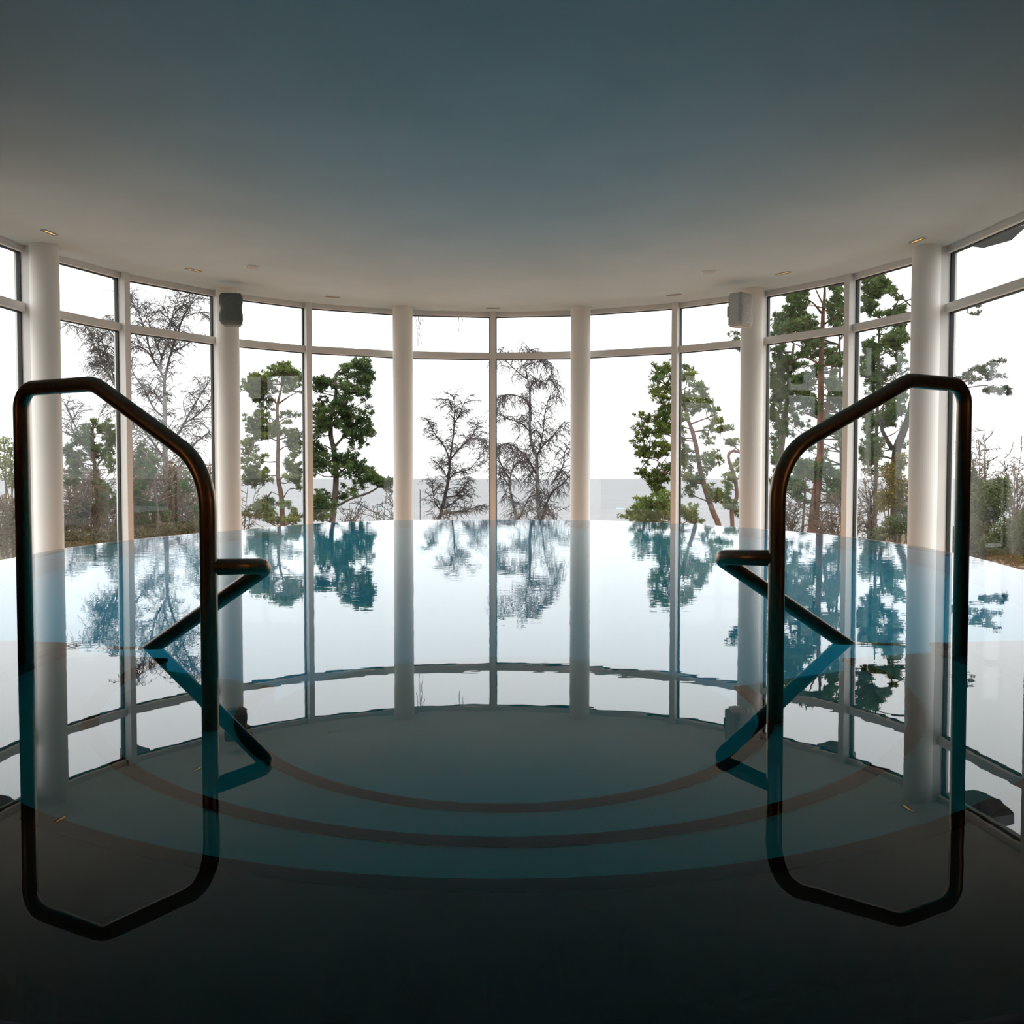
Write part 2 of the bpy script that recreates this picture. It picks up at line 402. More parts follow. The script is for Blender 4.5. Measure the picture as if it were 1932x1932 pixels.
# ------------------------------------------------------------------ columns
COLS = [(-5, 91, 'white round column behind the outer post of the left handrail'),
        (-3, 433, 'white round column carrying the wall speaker coloured as in shade'),
        (-1, 761, 'white round column left of the two bare birches at the centre'),
        (1, 1094.5, 'white round column right of the two bare birches at the centre'),
        (3, 1416, 'white round column carrying the pale wall speaker'),
        (5, 1741, 'white round column behind the right handrail top bar')]
colpos = {}
for k, px, lab in COLS:
    a = solve_angle(px, RC, CAMH, OFF + k * DL); p = on_circle(a, RC); colpos[k] = (a, p)
    n = 40; mb = MB(); rr = 0.133
    prof = [(rr + 0.012, 0.0), (rr + 0.012, 0.05), (rr, 0.056), (rr, ZC - ZFLOOR)]
    v = []; f = []
    for r, z in prof: v += [(r * math.cos(2 * math.pi * j / n), r * math.sin(2 * math.pi * j / n), z) for j in range(n)]
    for i in range(len(prof) - 1):
        for j in range(n): f.append((i * n + j, i * n + (j + 1) % n, (i + 1) * n + (j + 1) % n, (i + 1) * n + j))
    o = mesh_obj('column', v, f, M['column'], smooth=True); o.location = (p.x, p.y, ZFLOOR)
    tag(o, lab, 'column', 'round columns of the glass front')

# ------------------------------------------------------------------ pool basin, steps, water
basin = tag(empty('pool_basin', (0, 0, 0)), 'round raised pool basin with overflow rim and curved underwater steps', 'pool')
ZP = -1.25
n = len(pool)
v, f = [], []
for p, q in zip(pool, out_edge):
    v += [(p.x, p.y, ZP), (p.x, p.y, -0.006), (q.x, q.y, -0.010), (q.x, q.y, ZFLOOR - 0.15)]
for i in range(n):
    a, b = 4 * i, 4 * ((i + 1) % n)
    f += [(a, a + 1, b + 1, b)]
mesh_obj('inner_wall', v, f, M['basin'], basin)
f = []
for i in range(n):
    a, b = 4 * i, 4 * ((i + 1) % n)
    f += [(a + 1, a + 2, b + 2, b + 1), (a + 2, a + 3, b + 3, b + 2)]
mesh_obj('overflow_rim', v, f, M['outer_wall'], basin)
mesh_obj('pool_floor', [(p.x, p.y, ZP) for p in pool], [tuple(reversed(range(n)))], M['basin'], basin)
SPAN = math.radians(101)
def sector(name, r0, r1, z0, z1, mat, parent, seg=48, span=SPAN, cy0=2.5, cy1=2.5):
    v, f = [], []
    for i in range(seg + 1):
        t = -span + 2 * span * i / seg
        d = Vector((math.sin(t), -math.cos(t), 0))
        for r, cyy in ((r0, cy0), (r1, cy1)):
            for z in (z0, z1):
                v.append((AC.x + d.x * r, cyy + d.y * r, z))
    for i in range(seg):
        a, b = 4 * i, 4 * i + 4
        f += [(a + 1, b + 1, b + 3, a + 3), (a, a + 1, b + 1, b), (a + 2, b + 2, b + 3, a + 3)]
    f += [(0, 2, 3, 1), (4 * seg, 4 * seg + 1, 4 * seg + 3, 4 * seg + 2)]
    return mesh_obj(name, v, f, mat, parent)
RS = [(1.33, 2.54), (1.03, 2.52), (0.66, 2.43)]
rings = [(AR - 0.004, 2.5)] + RS
for i, z in enumerate((-0.15, -0.30, -0.45)):
    (r1, c1), (r0, c0) = rings[i], rings[i + 1]
    td = sector('tread', r0, r1, ZP + 0.005, z, M['tread_top'] if i == 0 else M['tread'], basin, cy0=c0, cy1=c1)
    if i == 0: td['label'] = 'dark slate top tread'
    sector('nosing', r0 - 0.003, r0 + 0.033, z - 0.04, z + 0.004, M['nosing'], td, cy0=c0, cy1=c0)
sector('landing', 0.0, RS[2][0], ZP + 0.005, -0.60, M['tread'], basin, span=math.pi * 0.9999, cy0=RS[2][1], cy1=RS[2][1])
water = mesh_obj('pool_water', [(p.x, p.y, 0.0) for p in out_edge], [tuple(reversed(range(n)))], M['water'])
tag(water, 'still dark teal pool water mirroring windows and trees', 'water', kind='stuff')
# added light strip below the main pool rim, tints water and ceiling teal
strip = [p for p in pool if p.y > 3.3]
i0 = max(range(len(strip)), key=lambda i: (strip[i] - strip[i - 1]).length)
strip = strip[i0:] + strip[:i0]
root = tag(empty('added_pool_strip', (0, 0, 0)), 'teal light strip added just under the water to tint pool and ceiling', 'added light')
cm = Vector((0, 6.6, 0))
v, f, v2, f2 = [], [], [], []
for p in strip:
    d = (cm - p).normalized()
    a, b = p + d * 0.012 + Vector((0, 0, -0.165)), p + d * 0.030 + Vector((0, 0, -0.150))
    v += [a, b]
    v2 += [p + d * 0.001 + Vector((0, 0, -0.175)), p + d * 0.001 + Vector((0, 0, -0.143)), p + d * 0.034 + Vector((0, 0, -0.143)), p + d * 0.034 + Vector((0, 0, -0.148))]
for i in range(len(strip) - 1):
    f.append((2 * i, 2 * i + 1, 2 * i + 3, 2 * i + 2))
    for j in range(3): f2.append((4 * i + j, 4 * i + j + 1, 4 * i + j + 5, 4 * i + j + 4))
ch = mesh_obj('channel', v2, f2, M['dark_metal'], root)
mesh_obj('diffuser', v, f, M['added_pool_glow'], ch)

# ------------------------------------------------------------------ handrails
def handrail(name_lab, outer_px, inner_px, corner_px, y_bend, z_top, low_px, side):
    # posts: (px, waterline py); rail plane through both posts
    A = WZ(*outer_px, 0.0); B = WZ(*inner_px, 0.0)
    def in_plane(px, py):
        d = ray(px, py); e = B - A
        # solve d.xy * t = A + e * s
        det = d.x * (-e.y) - d.y * (-e.x)
        t = (A.x * (-e.y) - A.y * (-e.x)) / det
        return Vector((d.x * t, d.y * t, CAMH + d.z * t))
    C2 = in_plane(*corner_px); C3 = in_plane(inner_px[0], y_bend)
    zt = C2.z
    P = [A + Vector((0, 0, -0.16)), Vector((A.x, A.y, zt)), C2, Vector((B.x, B.y, C3.z)), B + Vector((0, 0, -0.46))]
    root = tag(empty('pool_handrail', (A.x, A.y, 0)), name_lab, 'handrail', 'pool handrails')
    off = Vector((A.x, A.y, 0))
    r = 0.0202
    path = fillet(P, [0.055, 0.11, 0.17], 10)
    main = MB().tube([p - off for p in path], r, 20).obj('bent_rail', M['rail'], root, True)
    (jy, bx, by, sh), (wx, wy) = low_px
    J = in_plane(inner_px[0], jy)
    dpt = F * CAMH / sh
    Bd = W(bx, by, dpt); Wt = WZ(wx, wy, 0.0)
    U = Wt + (Wt - Bd).normalized() * 0.28
    path = fillet([J, Bd, U], [0.03], 10)
    MB().tube([p - off for p in path], r * 0.98, 20).obj('lower_bar', M['rail'], root, True)
handrail('dark steel handrail rising from the water on the left', (49, 1230), (396, 1278), (178, 724), 881, 0, ((1070, 507, 1068, 357), (288, 1222)), -1)
handrail('dark steel handrail rising from the water on the right', (1811, 1217), (1463, 1268), (1714, 718), 862, 0, ((1053, 1355, 1051, 343), (1592, 1213)), 1)

# ------------------------------------------------------------------ wall speakers
def wall_speaker(px0, px1, py0, py1, depth, yaw, lab, cab_mat, gr_mat):
    a = W((px0 + px1) / 2, (py0 + py1) / 2, depth)
    h = (py1 - py0) / F * depth; w = 0.262; d = 0.17
    root = tag(empty('wall_speaker', a, yaw), lab, 'speaker', 'speakers on the columns')
    bm = bmesh.new(); bmesh.ops.create_cube(bm, size=1.0)
    for vv in bm.verts: vv.co = Vector((vv.co.x * w * 0.84, vv.co.y * d + d / 2, vv.co.z * h))
    bmesh.ops.bevel(bm, geom=bm.edges[:], offset=0.018, segments=3, affect='EDGES')
    cab = bm_obj('cabinet', bm, M[cab_mat], root)
    # waisted grille
    N = 28; outl = []
    def half(z): return w * (0.50 - 0.06 * math.exp(-(z / (0.12 * h)) ** 2) - 0.10 * max(0, abs(z) / h - 0.38) / 0.12)
    zs = [(-0.5 + i / N) * h * 0.98 for i in range(N + 1)]
    cols = 9; v = []; f = []
    for z in zs:
        hw = half(z)
        for j in range(cols):
            s = -1 + 2 * j / (cols - 1)
            e = 1 - max(abs(s), abs(z) / (0.5 * h)) ** 6
            v.append((s * hw, -0.012 - 0.03 * math.sqrt(max(0, 1 - s * s * 0.8)) * max(e, 0.0), z))
    for i in range(N):
        for j in range(cols - 1):
            q = i * cols + j; f.append((q, q + 1, q + cols + 1, q + cols))
    b = len(v)
    rim = [j for j in range(cols)] + [i * cols + cols - 1 for i in range(1, N + 1)] + [N * cols + j for j in reversed(range(cols - 1))] + [i * cols for i in reversed(range(1, N))]
    for q in rim: v.append((v[q][0], 0.01, v[q][2]))
    m = len(rim)
    for i in range(m): f.append((rim[i], b + i, b + (i + 1) % m, rim[(i + 1) % m]))
    grl = mesh_obj('grille', v, f, M[gr_mat], root, True)
    MB().box(-0.05, 0.05, -0.047, -0.038, -0.42 * h, -0.395 * h).obj('badge', M[cab_mat], grl)
    MB().box(-0.03, 0.03, d - 0.01, d + 0.06, -0.06, 0.06).obj('bracket', M['dark_metal'], cab)
wall_speaker(415, 457, 553, 612, 10.62, math.radians(10), 'wall speaker high on the left column, its shade put into dark grey', 'speaker_shaded', 'grille_shaded')
wall_speaker(1383, 1430, 553, 615, 10.62, math.radians(42), 'pale speckled wall speaker high on the right column', 'speaker', 'grille')

# ------------------------------------------------------------------ ceiling fittings
SLOTS = [(93, 438, 'recessed slot light glowing above the left handrail'), (365, 509, 'recessed slot light next to the left ceiling disc'),
         (627, 560, 'recessed slot light above the two left pines'), (930, 581, 'recessed slot light at the centre of the window front'),
         (1272, 556, 'recessed slot light above the leaning right pine'), (1478, 515, 'recessed slot light right of the pale speaker'),
         (1731, 453, 'recessed slot light glowing above the right handrail')]
for px, py, lab in SLOTS:
    p = WZ(px, py, ZC)
    ang = math.atan2(p.x - CX, p.y - CY)
    root = tag(empty('slot_light', (p.x, p.y, ZC), -ang), lab, 'ceiling light', 'slot lights in the ceiling')
    L2, w2 = 0.085, 0.022
    mb = MB()
    mb.box(-L2 - 0.006, L2 + 0.006, -w2 - 0.006, -w2, -0.0095, 0.001).box(-L2 - 0.006, L2 + 0.006, w2, w2 + 0.006, -0.0095, 0.001)
    mb.box(-L2 - 0.006, -L2, -w2, w2, -0.0095, 0.001).box(L2, L2 + 0.006, -w2, w2, -0.0095, 0.001)
    mb.obj('trim_frame', M['vent'], root)
    bp = MB().box(-L2, L2, -w2, w2, -0.001, 0.0005).obj('back_plate', M['dark_metal'], root)
    for i in range(5):
        x = -L2 + L2 * 2 * (i + 0.5) / 5
        MB().box(x - 0.011, x + 0.011, -0.012, 0.012, -0.003, -0.001).obj('lens', M['lens'], bp)
for px, py, lab in ((476, 503, 'flat round ceiling disc on the left'), (1338, 512, 'flat round ceiling disc on the right')):
    p = WZ(px, py, ZC)
    root = tag(empty('ceiling_disc', (p.x, p.y, ZC)), lab, 'ceiling disc', 'round discs in the ceiling')
    MB().tube([(0, 0, 0.0), (0, 0, -0.008)], [0.082, 0.080], 32).obj('rim', M['frame'], root)
    MB().tube([(0, 0, -0.008), (0, 0, -0.011)], [0.072, 0.070], 32).obj('grille', M['vent'], root)

# ------------------------------------------------------------------ roof brackets outside, above the panes
BR = [(-5, 0.15, 0.42, 'left of the thin white post'), (-4, 0.46, 0.72, 'over the big left birch'), (-3, 0.42, 0.74, 'over the left red-stemmed pine'),
      (2, 0.28, 0.6, 'over the leaning right pine'), (3, 0.2, 0.5, 'over the tall right pines'), (4, 0.55, 0.95, 'over the fir on the right'), (5, 0.66, 1.0, 'at the top right corner')]
for k, s0, s1, lab in BR:
    a, b = MP[k], MP[k + 1]; L = (b - a).length; fr = frame_at(a, b - a)
    zb = ZC + {5: 0.25, 4: 0.24, -5: 0.21}.get(k, 0.17)
    root = tag(empty('roof_bracket', (0, 0, 0)), 'dark roof bracket outside the glass ' + lab, 'roof bracket', 'roof brackets outside')
    mb = MB()
    x0, x1 = s0 * L, s1 * L
    b0 = 0
    for y in (0.85, 1.15):
        mb.v += [fr @ Vector(q) for q in ((x0, y, zb), ((x0 + x1 * 2) / 3, y, zb), (x1, y, zb + 0.10), (x1, y, zb + 0.22), (x0, y, zb + 0.22))]
    mb.f += [(4, 3, 2, 1, 0), (5, 6, 7, 8, 9)] + [(i, (i + 1) % 5, 5 + (i + 1) % 5, 5 + i) for i in range(5)]
    mb.obj('corbel', M['roof'], root)
    MB().box(x0 + 0.05, x1 - 0.05, 0.08, 0.86, zb + 0.13, zb + 0.2, fr).obj('arm', M['roof'], root)

# ------------------------------------------------------------------ land and sea
def sstep(a, b, x):
    t = min(1, max(0, (x - a) / (b - a))); return t * t * (3 - 2 * t)
def ground_z(x, y):
    d = math.hypot(x, y)
    zc = -1.25 - 12.6 * sstep(15, 120, d)
    zs = -1.25 - 1.6 * sstep(14, 50, d) - 11.0 * sstep(60, 150, d)
    b = abs(x) / max(y, 1.0)
    w = sstep(0.26, 0.44, b) if y > 1 else 1.0
    return zc * (1 - w) + zs * w + 0.10 * math.sin(x * 0.7 + 1.3 * math.sin(y * 0.4)) * sstep(14, 25, d)
v, f = [], []
rows = [8, 10, 12, 13, 14, 15, 16, 18, 20, 22, 25, 28, 31, 35, 40, 45, 50, 56, 62, 70, 80, 90, 100, 112, 125, 140, 160]
NC = 120
for d in rows:
    for j in range(NC + 1):
        t = -2.3 + 4.6 * j / NC
        x, y = d * math.sin(t) * 1.0, d * math.cos(t)
        v.append((x, y, ground_z(x, y) - (0.0 if d > 12 else 0.05)))
for i in range(len(rows) - 1):
    for j in range(NC):
        q = i * (NC + 1) + j; f.append((q, q + 1, q + NC + 2, q + NC + 1))
tag(mesh_obj('ground', v, f, M['ground'], smooth=True), 'brown winter ground sloping down towards the sea', kind='structure')
v = [(30000 * math.sin(2 * math.pi * j / 64), 30000 * math.cos(2 * math.pi * j / 64), -13.0) for j in range(64)]
tag(mesh_obj('sea', v, [tuple(reversed(range(64)))], M['sea']), 'calm grey sea reaching the misty horizon', 'sea', kind='stuff')

v, f = [], []
for j in range(81):
    t = -2.1 + 4.2 * j / 80
    for r, z in ((R + 0.09, -0.66), (R + 3.1, -0.70), (R + 3.1, -1.4)):
        p = on_circle(t, r, z); v.append(p)
for j in range(80):
    a = 3 * j
    f += [(a, a + 3, a + 4, a + 1), (a + 1, a + 4, a + 5, a + 2)]
tag(mesh_obj('floor_terrace', v, f, M['terrace']), 'pale stone terrace outside the curved glass', kind='structure')

# ------------------------------------------------------------------ vegetation generators
def resample(pts, step):
    out = [pts[0]]; 
    for a, b in zip(pts, pts[1:]):
        n = max(1, int((b - a).length / step))
        for i in range(1, n + 1): out.append(a.lerp(b, i / n))
    return out
def widths(ws, n):
    return [np.interp(i / max(1, n - 1), np.linspace(0, 1, len(ws)), ws) for i in range(n)]
class Needles:
    """tufts of thin blades, one mesh"""
    def __init__(s, rnd): s.v = []; s.f = []; s.r = rnd
    def tuft(s, p, size, up, n=7, width=0.16):
        r = s.r
        for _ in range(n):
            d = Vector((r.gauss(0, 1), r.gauss(0, 1), r.gauss(0, 1))).normalized() + up * 0.75
            if d.length < 0.1: continue
            d.normalize()
            w = d.cross(Vector((r.gauss(0, 1), r.gauss(0, 1), r.gauss(0, 1))))
            if w.length < 1e-3: continue
            w = w.normalized() * size * width
            L = size * r.uniform(0.7, 1.2)
            b = len(s.v)
            s.v += [p - w, p + w, p + d * L + w * 0.5, p + d * L - w * 0.5]
            s.f.append((b, b + 1, b + 2, b + 3))
    def leaf(s, p, size):
        r = s.r
        d = Vector((r.gauss(0, 1), r.gauss(0, 1), r.gauss(0, 0.8))).normalized()
        w = d.cross(Vector((r.gauss(0, 1), r.gauss(0, 1), r.gauss(0, 1))))
        if w.length < 1e-3: return
        w = w.normalized() * size * 0.35; d = d * size; b = len(s.v)
        s.v += [p - d * 0.5, p + w, p + d * 0.5, p - w]
        s.f.append((b, b + 1, b + 2, b + 3))

def pine(name, label, Y, trunk, tw, pads, mat='pine', bark='pine_bark', seed=1, extra=(), group='pines outside', tuft_px=5.2, dens=1.0, cat='tree', flat=False, fill=2):
    rnd = random.Random(seed); px = Y / F
    tp = [W(x, y, Y) for x, y in trunk]
    base = tp[0].copy(); gz = min(ground_z(base.x, Y), base.z - 0.2)
    tp = [Vector((base.x + (tp[0].x - tp[1].x) * 0.4, Y, gz))] + tp
    off = Vector((tp[0].x, Y, gz))
    root = tag(empty(name, off), label, cat, group)
    cur = catmull(tp, 5); wd = [w * px / 2 for w in widths([tw[0] * 1.05] + list(tw), len(cur))]
    MB().tube([p - off for p in cur], wd, 8).obj('trunk', M[bark], root, True)
    br = MB(); nd = Needles(rnd)
    limbs = []
    for ex, ew in extra:
        lp = catmull([W(x, y, Y) + Vector((0, rnd.uniform(-.3, .3), 0)) for x, y in ex], 4)
        br.tube([p - off for p in lp], [w * px / 2 for w in widths(ew, len(lp))], 5)
        limbs.append(lp)
    ext = max(abs(x - trunk[-1][0]) + rx for x, y, rx, ry in pads) * px
    allp = [(x, y, rx, ry, 1) for x, y, rx, ry in pads]
    if fill:
        for i, p in enumerate(pads):                    # sparse growth bridging neighbouring pads
            near = [q for q in pads if q is not p and abs(q[0] - p[0]) < 34 and abs(q[1] - p[1]) < 34]
            for q in rnd.sample(near, min(fill, len(near))):
                t = rnd.uniform(0.35, 0.65)
                allp.append((p[0] + (q[0] - p[0]) * t, p[1] + (q[1] - p[1]) * t, 0.6 * p[2], 0.7 * p[3], 0))
    for (x, y, rx, ry, main) in allp:
        rx, ry = rx * rnd.uniform(0.95, 1.25), ry * rnd.uniform(1.05, 1.4)
        c = W(x, y, Y)
        near = min(cur, key=lambda q: abs(q.z - (c.z - abs(c.x - q.x) * 0.35)))
        dx = abs(c.x - near.x)
        dy = rnd.uniform(-1, 1) * math.sqrt(max(0.05, (ext * 0.75) ** 2 - dx * dx)) * 0.75
        c = W(x, y, Y + dy)
        src = near
        for lp in limbs:
            q = min(lp, key=lambda q: (q - c).length)
            if (q - c).length < (src - c).length * 0.8: src = q
        root_p = c + Vector((0, 0, -ry * px * 0.35))
        if main:
            mid = src.lerp(c, 0.55) + Vector((rnd.uniform(-.1, .1), rnd.uniform(-.1, .1), (c - src).length * rnd.uniform(-0.16, 0.05)))
            bl = catmull([src, mid, root_p], 4)
            br.tube([p - off for p in bl], [w * px / 2 for w in widths([3.0, 2.0, 1.2], len(bl))], 4, caps=False)
        nsub = max(3, int(rx * ry / 17))
        for k2 in range(nsub):                          # branchlets, each with its own small clump of needles
            d = Vector((rnd.gauss(0, 1), rnd.gauss(0, 1), rnd.gauss(0.15, 0.8))).normalized() * rnd.uniform(0.35, 1.05)
            sc = c + Vector((d.x * rx, d.y * rx * 0.9, d.z * ry)) * px
            sr = rnd.uniform(3.6, 6.6) * px
            m2 = root_p.lerp(sc, 0.5) + Vector((0, 0, -0.10 * (sc - root_p).length))
            br.tube([root_p - off, m2 - off, sc - off], [0.8 * px, 0.6 * px, 0.4 * px], 3, caps=False)
            out = (sc - root_p); out = out.normalized() if out.length > 1e-6 else Vector((0, 0, 1))
            for i in range(int(dens * 10)):
                e = Vector((rnd.gauss(0, 1), rnd.gauss(0, 1), rnd.gauss(0, .75))).normalized() * rnd.random() ** 0.5
                q = sc + e * sr
                up = out * 0.5 + Vector((0, 0, 0.35 if not flat else 0.0))
                nd.tuft(q - off, tuft_px * px * rnd.uniform(0.6, 1.0), up, n=6, width=0.14)
    b = br.obj('branches', M[bark], root, True); b['kind'] = 'stuff'
    o = mesh_obj('needles', nd.v, nd.f, M[mat], root); o['kind'] = 'stuff'
    return root

def bare_tree(name, label, Y, mains, seed=1, weep=0.6, sec_step=9, sec_len=(28, 60), tri_step=5.0, tri_len=(10, 26), mat='birch', trunk_mat='birch_pale', group='bare trees outside', r_min=0.55, spread=0.8, start=0.25, cat='tree'):
    """mains: list of (polyline px, widths px); the first is the trunk"""
    rnd = random.Random(seed); px = Y / F
    p0 = W(*mains[0][0][0], Y); gz = min(ground_z(p0.x, Y), p0.z - 0.2)
    off = Vector((p0.x, Y, gz))
    root = tag(empty(name, off), label, cat, group)
    tr, tw_, nodes = MB(), MB(), []
    ends = {}
    for mi, (pl, ws) in enumerate(mains):
        key0 = pl[0]
        dy0 = ends.get(key0, 0.0)
        dyv = rnd.uniform(-1, 1) * spread
        pts = []
        L = len(pl)
        for i, (x, y) in enumerate(pl):
            dd = dy0 + (0 if mi == 0 else dyv * 25 * px * i / max(1, L - 1))
            pts.append(W(x, y, Y + dd)); ends.setdefault((x, y), dd)
        if mi == 0: pts = [Vector((pts[0].x, Y, gz))] + pts
        cur = catmull(pts, 4)
        wd = [max(w, 0.9) * px / 2 for w in widths(ws, len(cur))]
        (tr if mi == 0 else tw_).tube([p - off for p in cur], wd, 7 if mi == 0 else 5, caps=False)
        nodes.append((resample(cur, sec_step * px), mi))
    def grow(p, d, length, r0, r1, droop, seg, sides=3):
        pts = [p]; step = length / seg
        for i in range(seg):
            d = (d + Vector((rnd.gauss(0, .10), rnd.gauss(0, .10), rnd.gauss(0, .08) - droop))).normalized()
            pts.append(pts[-1] + d * step)
        rs = [r0 + (r1 - r0) * i / seg for i in range(seg + 1)]
        tw_.tube([q - off for q in pts], rs, sides, caps=False)
        return pts
    for pts, mi in nodes:
        m = len(pts)
        for i, p in enumerate(pts):
            t = i / max(1, m - 1)
            if t < (start if mi == 0 else 0.12): continue
            if mi == 0 and rnd.random() < 0.25: continue
            ax = (pts[min(i + 1, m - 1)] - pts[max(i - 1, 0)]).normalized()
            az = rnd.uniform(0, 2 * math.pi)
            side = Vector((math.cos(az), math.sin(az) * 0.9, 0))
            d = (side * 0.85 + ax * 0.7 + Vector((0, 0, 0.35))).normalized()
            ln = rnd.uniform(*sec_len) * px * (1.0 - 0.45 * t)
            sp = grow(p, d, ln, 0.85 * px, 0.5 * px, 0.10 * weep + 0.02, 6)
            ss = resample(sp, tri_step * px)
            for q in ss[1:]:
                az = rnd.uniform(0, 2 * math.pi)
                dd = (d * 0.5 + Vector((math.cos(az), math.sin(az), rnd.uniform(-0.3, 0.6) - weep * 0.3))).normalized()
                tp = grow(q, dd, rnd.uniform(*tri_len) * px, 0.46 * px, 0.30 * px, 0.30 * weep, 4)
                for q2 in tp[1:]:
                    az = rnd.uniform(0, 2 * math.pi)
                    d2 = (dd * 0.6 + Vector((math.cos(az), math.sin(az), rnd.uniform(-0.4, 0.4) - weep * 0.7))).normalized()
                    grow(q2, d2, rnd.uniform(5, 13) * px, 0.34 * px, 0.22 * px, 0.4 * weep, 2)
    tr.obj('trunk', M[trunk_mat], root, True)
    o = tw_.obj('branches', M[mat], root); o['kind'] = 'stuff'
    return root

def leafy_bush(name, label, Y, blobs, mat, seed=1, leaf_px=4.0, dens=1.0, group='shrubs outside', twig='brown_twig', cat='shrub'):
    rnd = random.Random(seed); px = Y / F
    c0 = W(blobs[0][0], blobs[0][1], Y); gz = ground_z(c0.x, Y)
    off = Vector((c0.x, Y, gz)); root = tag(empty(name, off), label, cat, group)
    nd = Needles(rnd); br = MB()
    for (x, y, rx, ry) in blobs:
        c = W(x, y, Y + rnd.uniform(-.4, .4) * rx * px)
        foot = Vector((off.x + rnd.uniform(-.3, .3), Y, gz))
        br.tube([foot - off, foot.lerp(c, 0.5) + Vector((rnd.uniform(-.2, .2), 0, 0)) - off, c - off], [2.2 * px, 1.6 * px, 0.8 * px], 4, caps=False)
        n = int(dens * rx * ry * math.pi / 3.2)
        for i in range(n):
            d = Vector((rnd.gauss(0, 1), rnd.gauss(0, 1), rnd.gauss(0, 1))).normalized()
            lump = 0.86 + 0.14 * math.sin(d.x * 7 + seed) * math.sin(d.z * 9 + d.y * 5)
            rr = rnd.random() ** 0.30 * lump
            q = c + Vector((d.x * rx, d.y * rx * 0.8, d.z * ry)) * px * rr
            nd.leaf(q - off, leaf_px * px * rnd.uniform(0.6, 1.3))
        for i in range(int(6 + rx * 0.4)):
            d = Vector((rnd.gauss(0, 1), rnd.gauss(0, 1), abs(rnd.gauss(0, 1)))).normalized()
            q = c + Vector((d.x * rx, d.y * rx * .8, d.z * ry)) * px * 1.04
            br.tube([c - off, c.lerp(q, .5) + Vector((0, 0, .02)) - off, q - off], [0.9 * px, 0.6 * px, 0.4 * px], 3, caps=False)
    o = br.obj('stems', M[twig], root); o['kind'] = 'stuff'
    o = mesh_obj('leaves', nd.v, nd.f, M[mat], root); o['kind'] = 'stuff'
    return root

def twig_shrub(name, label, Y, x, y_top, y_base, half_w, seed, group, mat='brown_twig', stems=9, fine=1.0, pxw=1.0):
    rnd = random.Random(seed); px = Y / F
    b = W(x, y_base, Y); gz = ground_z(b.x, Y); off = Vector((b.x, Y, min(gz, b.z)))
    H = W(x, y_top, Y).z - off.z
    root = tag(empty(name, off), label, 'shrub', group)
    mb = MB(); fb = MB()
    for s in range(stems):
        az = rnd.uniform(0, 2 * math.pi); lean = rnd.uniform(0.2, 1.0)
        tip = Vector((math.cos(az) * half_w * px * lean, math.sin(az) * half_w * px * lean, H * rnd.uniform(0.7, 1.0)))
        mid = tip * 0.45 + Vector((rnd.gauss(0, .1), rnd.gauss(0, .1), 0)) * half_w * px - Vector((tip.x, tip.y, 0)) * 0.2
        cur = catmull([Vector((rnd.uniform(-.1, .1), rnd.uniform(-.1, .1), 0)), mid, tip], 6)
        mb.tube(cur, [w * px / 2 for w in widths([3.2 * pxw, 2.0 * pxw, 0.9 * pxw], len(cur))], 4, caps=False)
        for q in resample(cur, 7 * px / fine)[2:]:
            d = Vector((rnd.gauss(0, 1), rnd.gauss(0, 1), rnd.uniform(0.1, 1.2))).normalized()
            ln = rnd.uniform(14, 38) * px
            pts = [q]
            for i in range(4):
                d = (d + Vector((rnd.gauss(0, .22), rnd.gauss(0, .22), rnd.gauss(0.05, .15)))).normalized(); pts.append(pts[-1] + d * ln / 4)
            fb.tube(pts, [0.8 * px * pxw, .7 * px * pxw, .6 * px * pxw, .5 * px * pxw, .4 * px * pxw], 3, caps=False)
            for q2 in pts[1:]:
                for _ in range(2):
                    d2 = (d + Vector((rnd.gauss(0, .8), rnd.gauss(0, .8), rnd.gauss(0, .5)))).normalized()
                    l2 = rnd.uniform(6, 14) * px
                    fb.tube([q2, q2 + d2 * l2 * .5 + Vector((0, 0, .1 * l2)), q2 + d2 * l2], [0.5 * px * pxw, .42 * px * pxw, .34 * px * pxw], 3, caps=False)
    mb.obj('stems', M[mat], root, True)
    o = fb.obj('twigs', M[mat], root); o['kind'] = 'stuff'
    return root

# ------------------------------------------------------------------ pines
PC = [(530,690,18,11),(547,704,20,11),(520,702,16,13),(470,716,16,12),(495,714,22,15),(562,713,14,13),(475,736,20,11),(502,738,24,11),(551,734,22,9),(480,750,14,7),(505,766,20,7),(480,788,22,8),(502,795,26,8),(550,784,22,8),(480,808,20,8),(505,812,24,8),(530,815,20,7),(556,818,18,9),(470,831,18,8),(497,826,16,6),(556,836,16,11),(460,839,12,8),(562,851,12,8),(486,862,22,6),(462,872,14,7),(470,898,18,12),(490,890,18,10),(480,909,22,9),(502,904,10,8),(548,871,16,9),(561,889,16,11),(550,901,18,9),(566,916,8,9),(500,945,18,8),(485,955,14,7),(515,948,12,8),(470,970,16,8),(500,973,24,9),(520,985,20,8),(545,950,8,8),(561,975,14,8),(546,985,12,8)]
pine('scots_pine', 'slender pine with reddish trunk left of the thin post', 70, [(533,1000),(531,940),(526,910),(524,880),(525,830),(523,780),(525,757),(531,730),(530,705)], [10,9.5,8.5,8,7,6,5,3.5,2.5], PC, seed=3, dens=1.15, fill=3,
     extra=[([(524,765),(510,748),(485,740)],[4,2.5,1.5]), ([(525,762),(545,748),(568,738)],[4,2.5,1.5]), ([(523,832),(505,826),(480,835)],[3,2,1]), ([(528,905),(540,892),(550,872)],[3.5,2.5,1.5]), ([(524,898),(500,896)],[3,1.5]), ([(535,938),(545,925),(553,920)],[2.5,1.5,1]), ([(527,935),(512,928)],[2,1])])
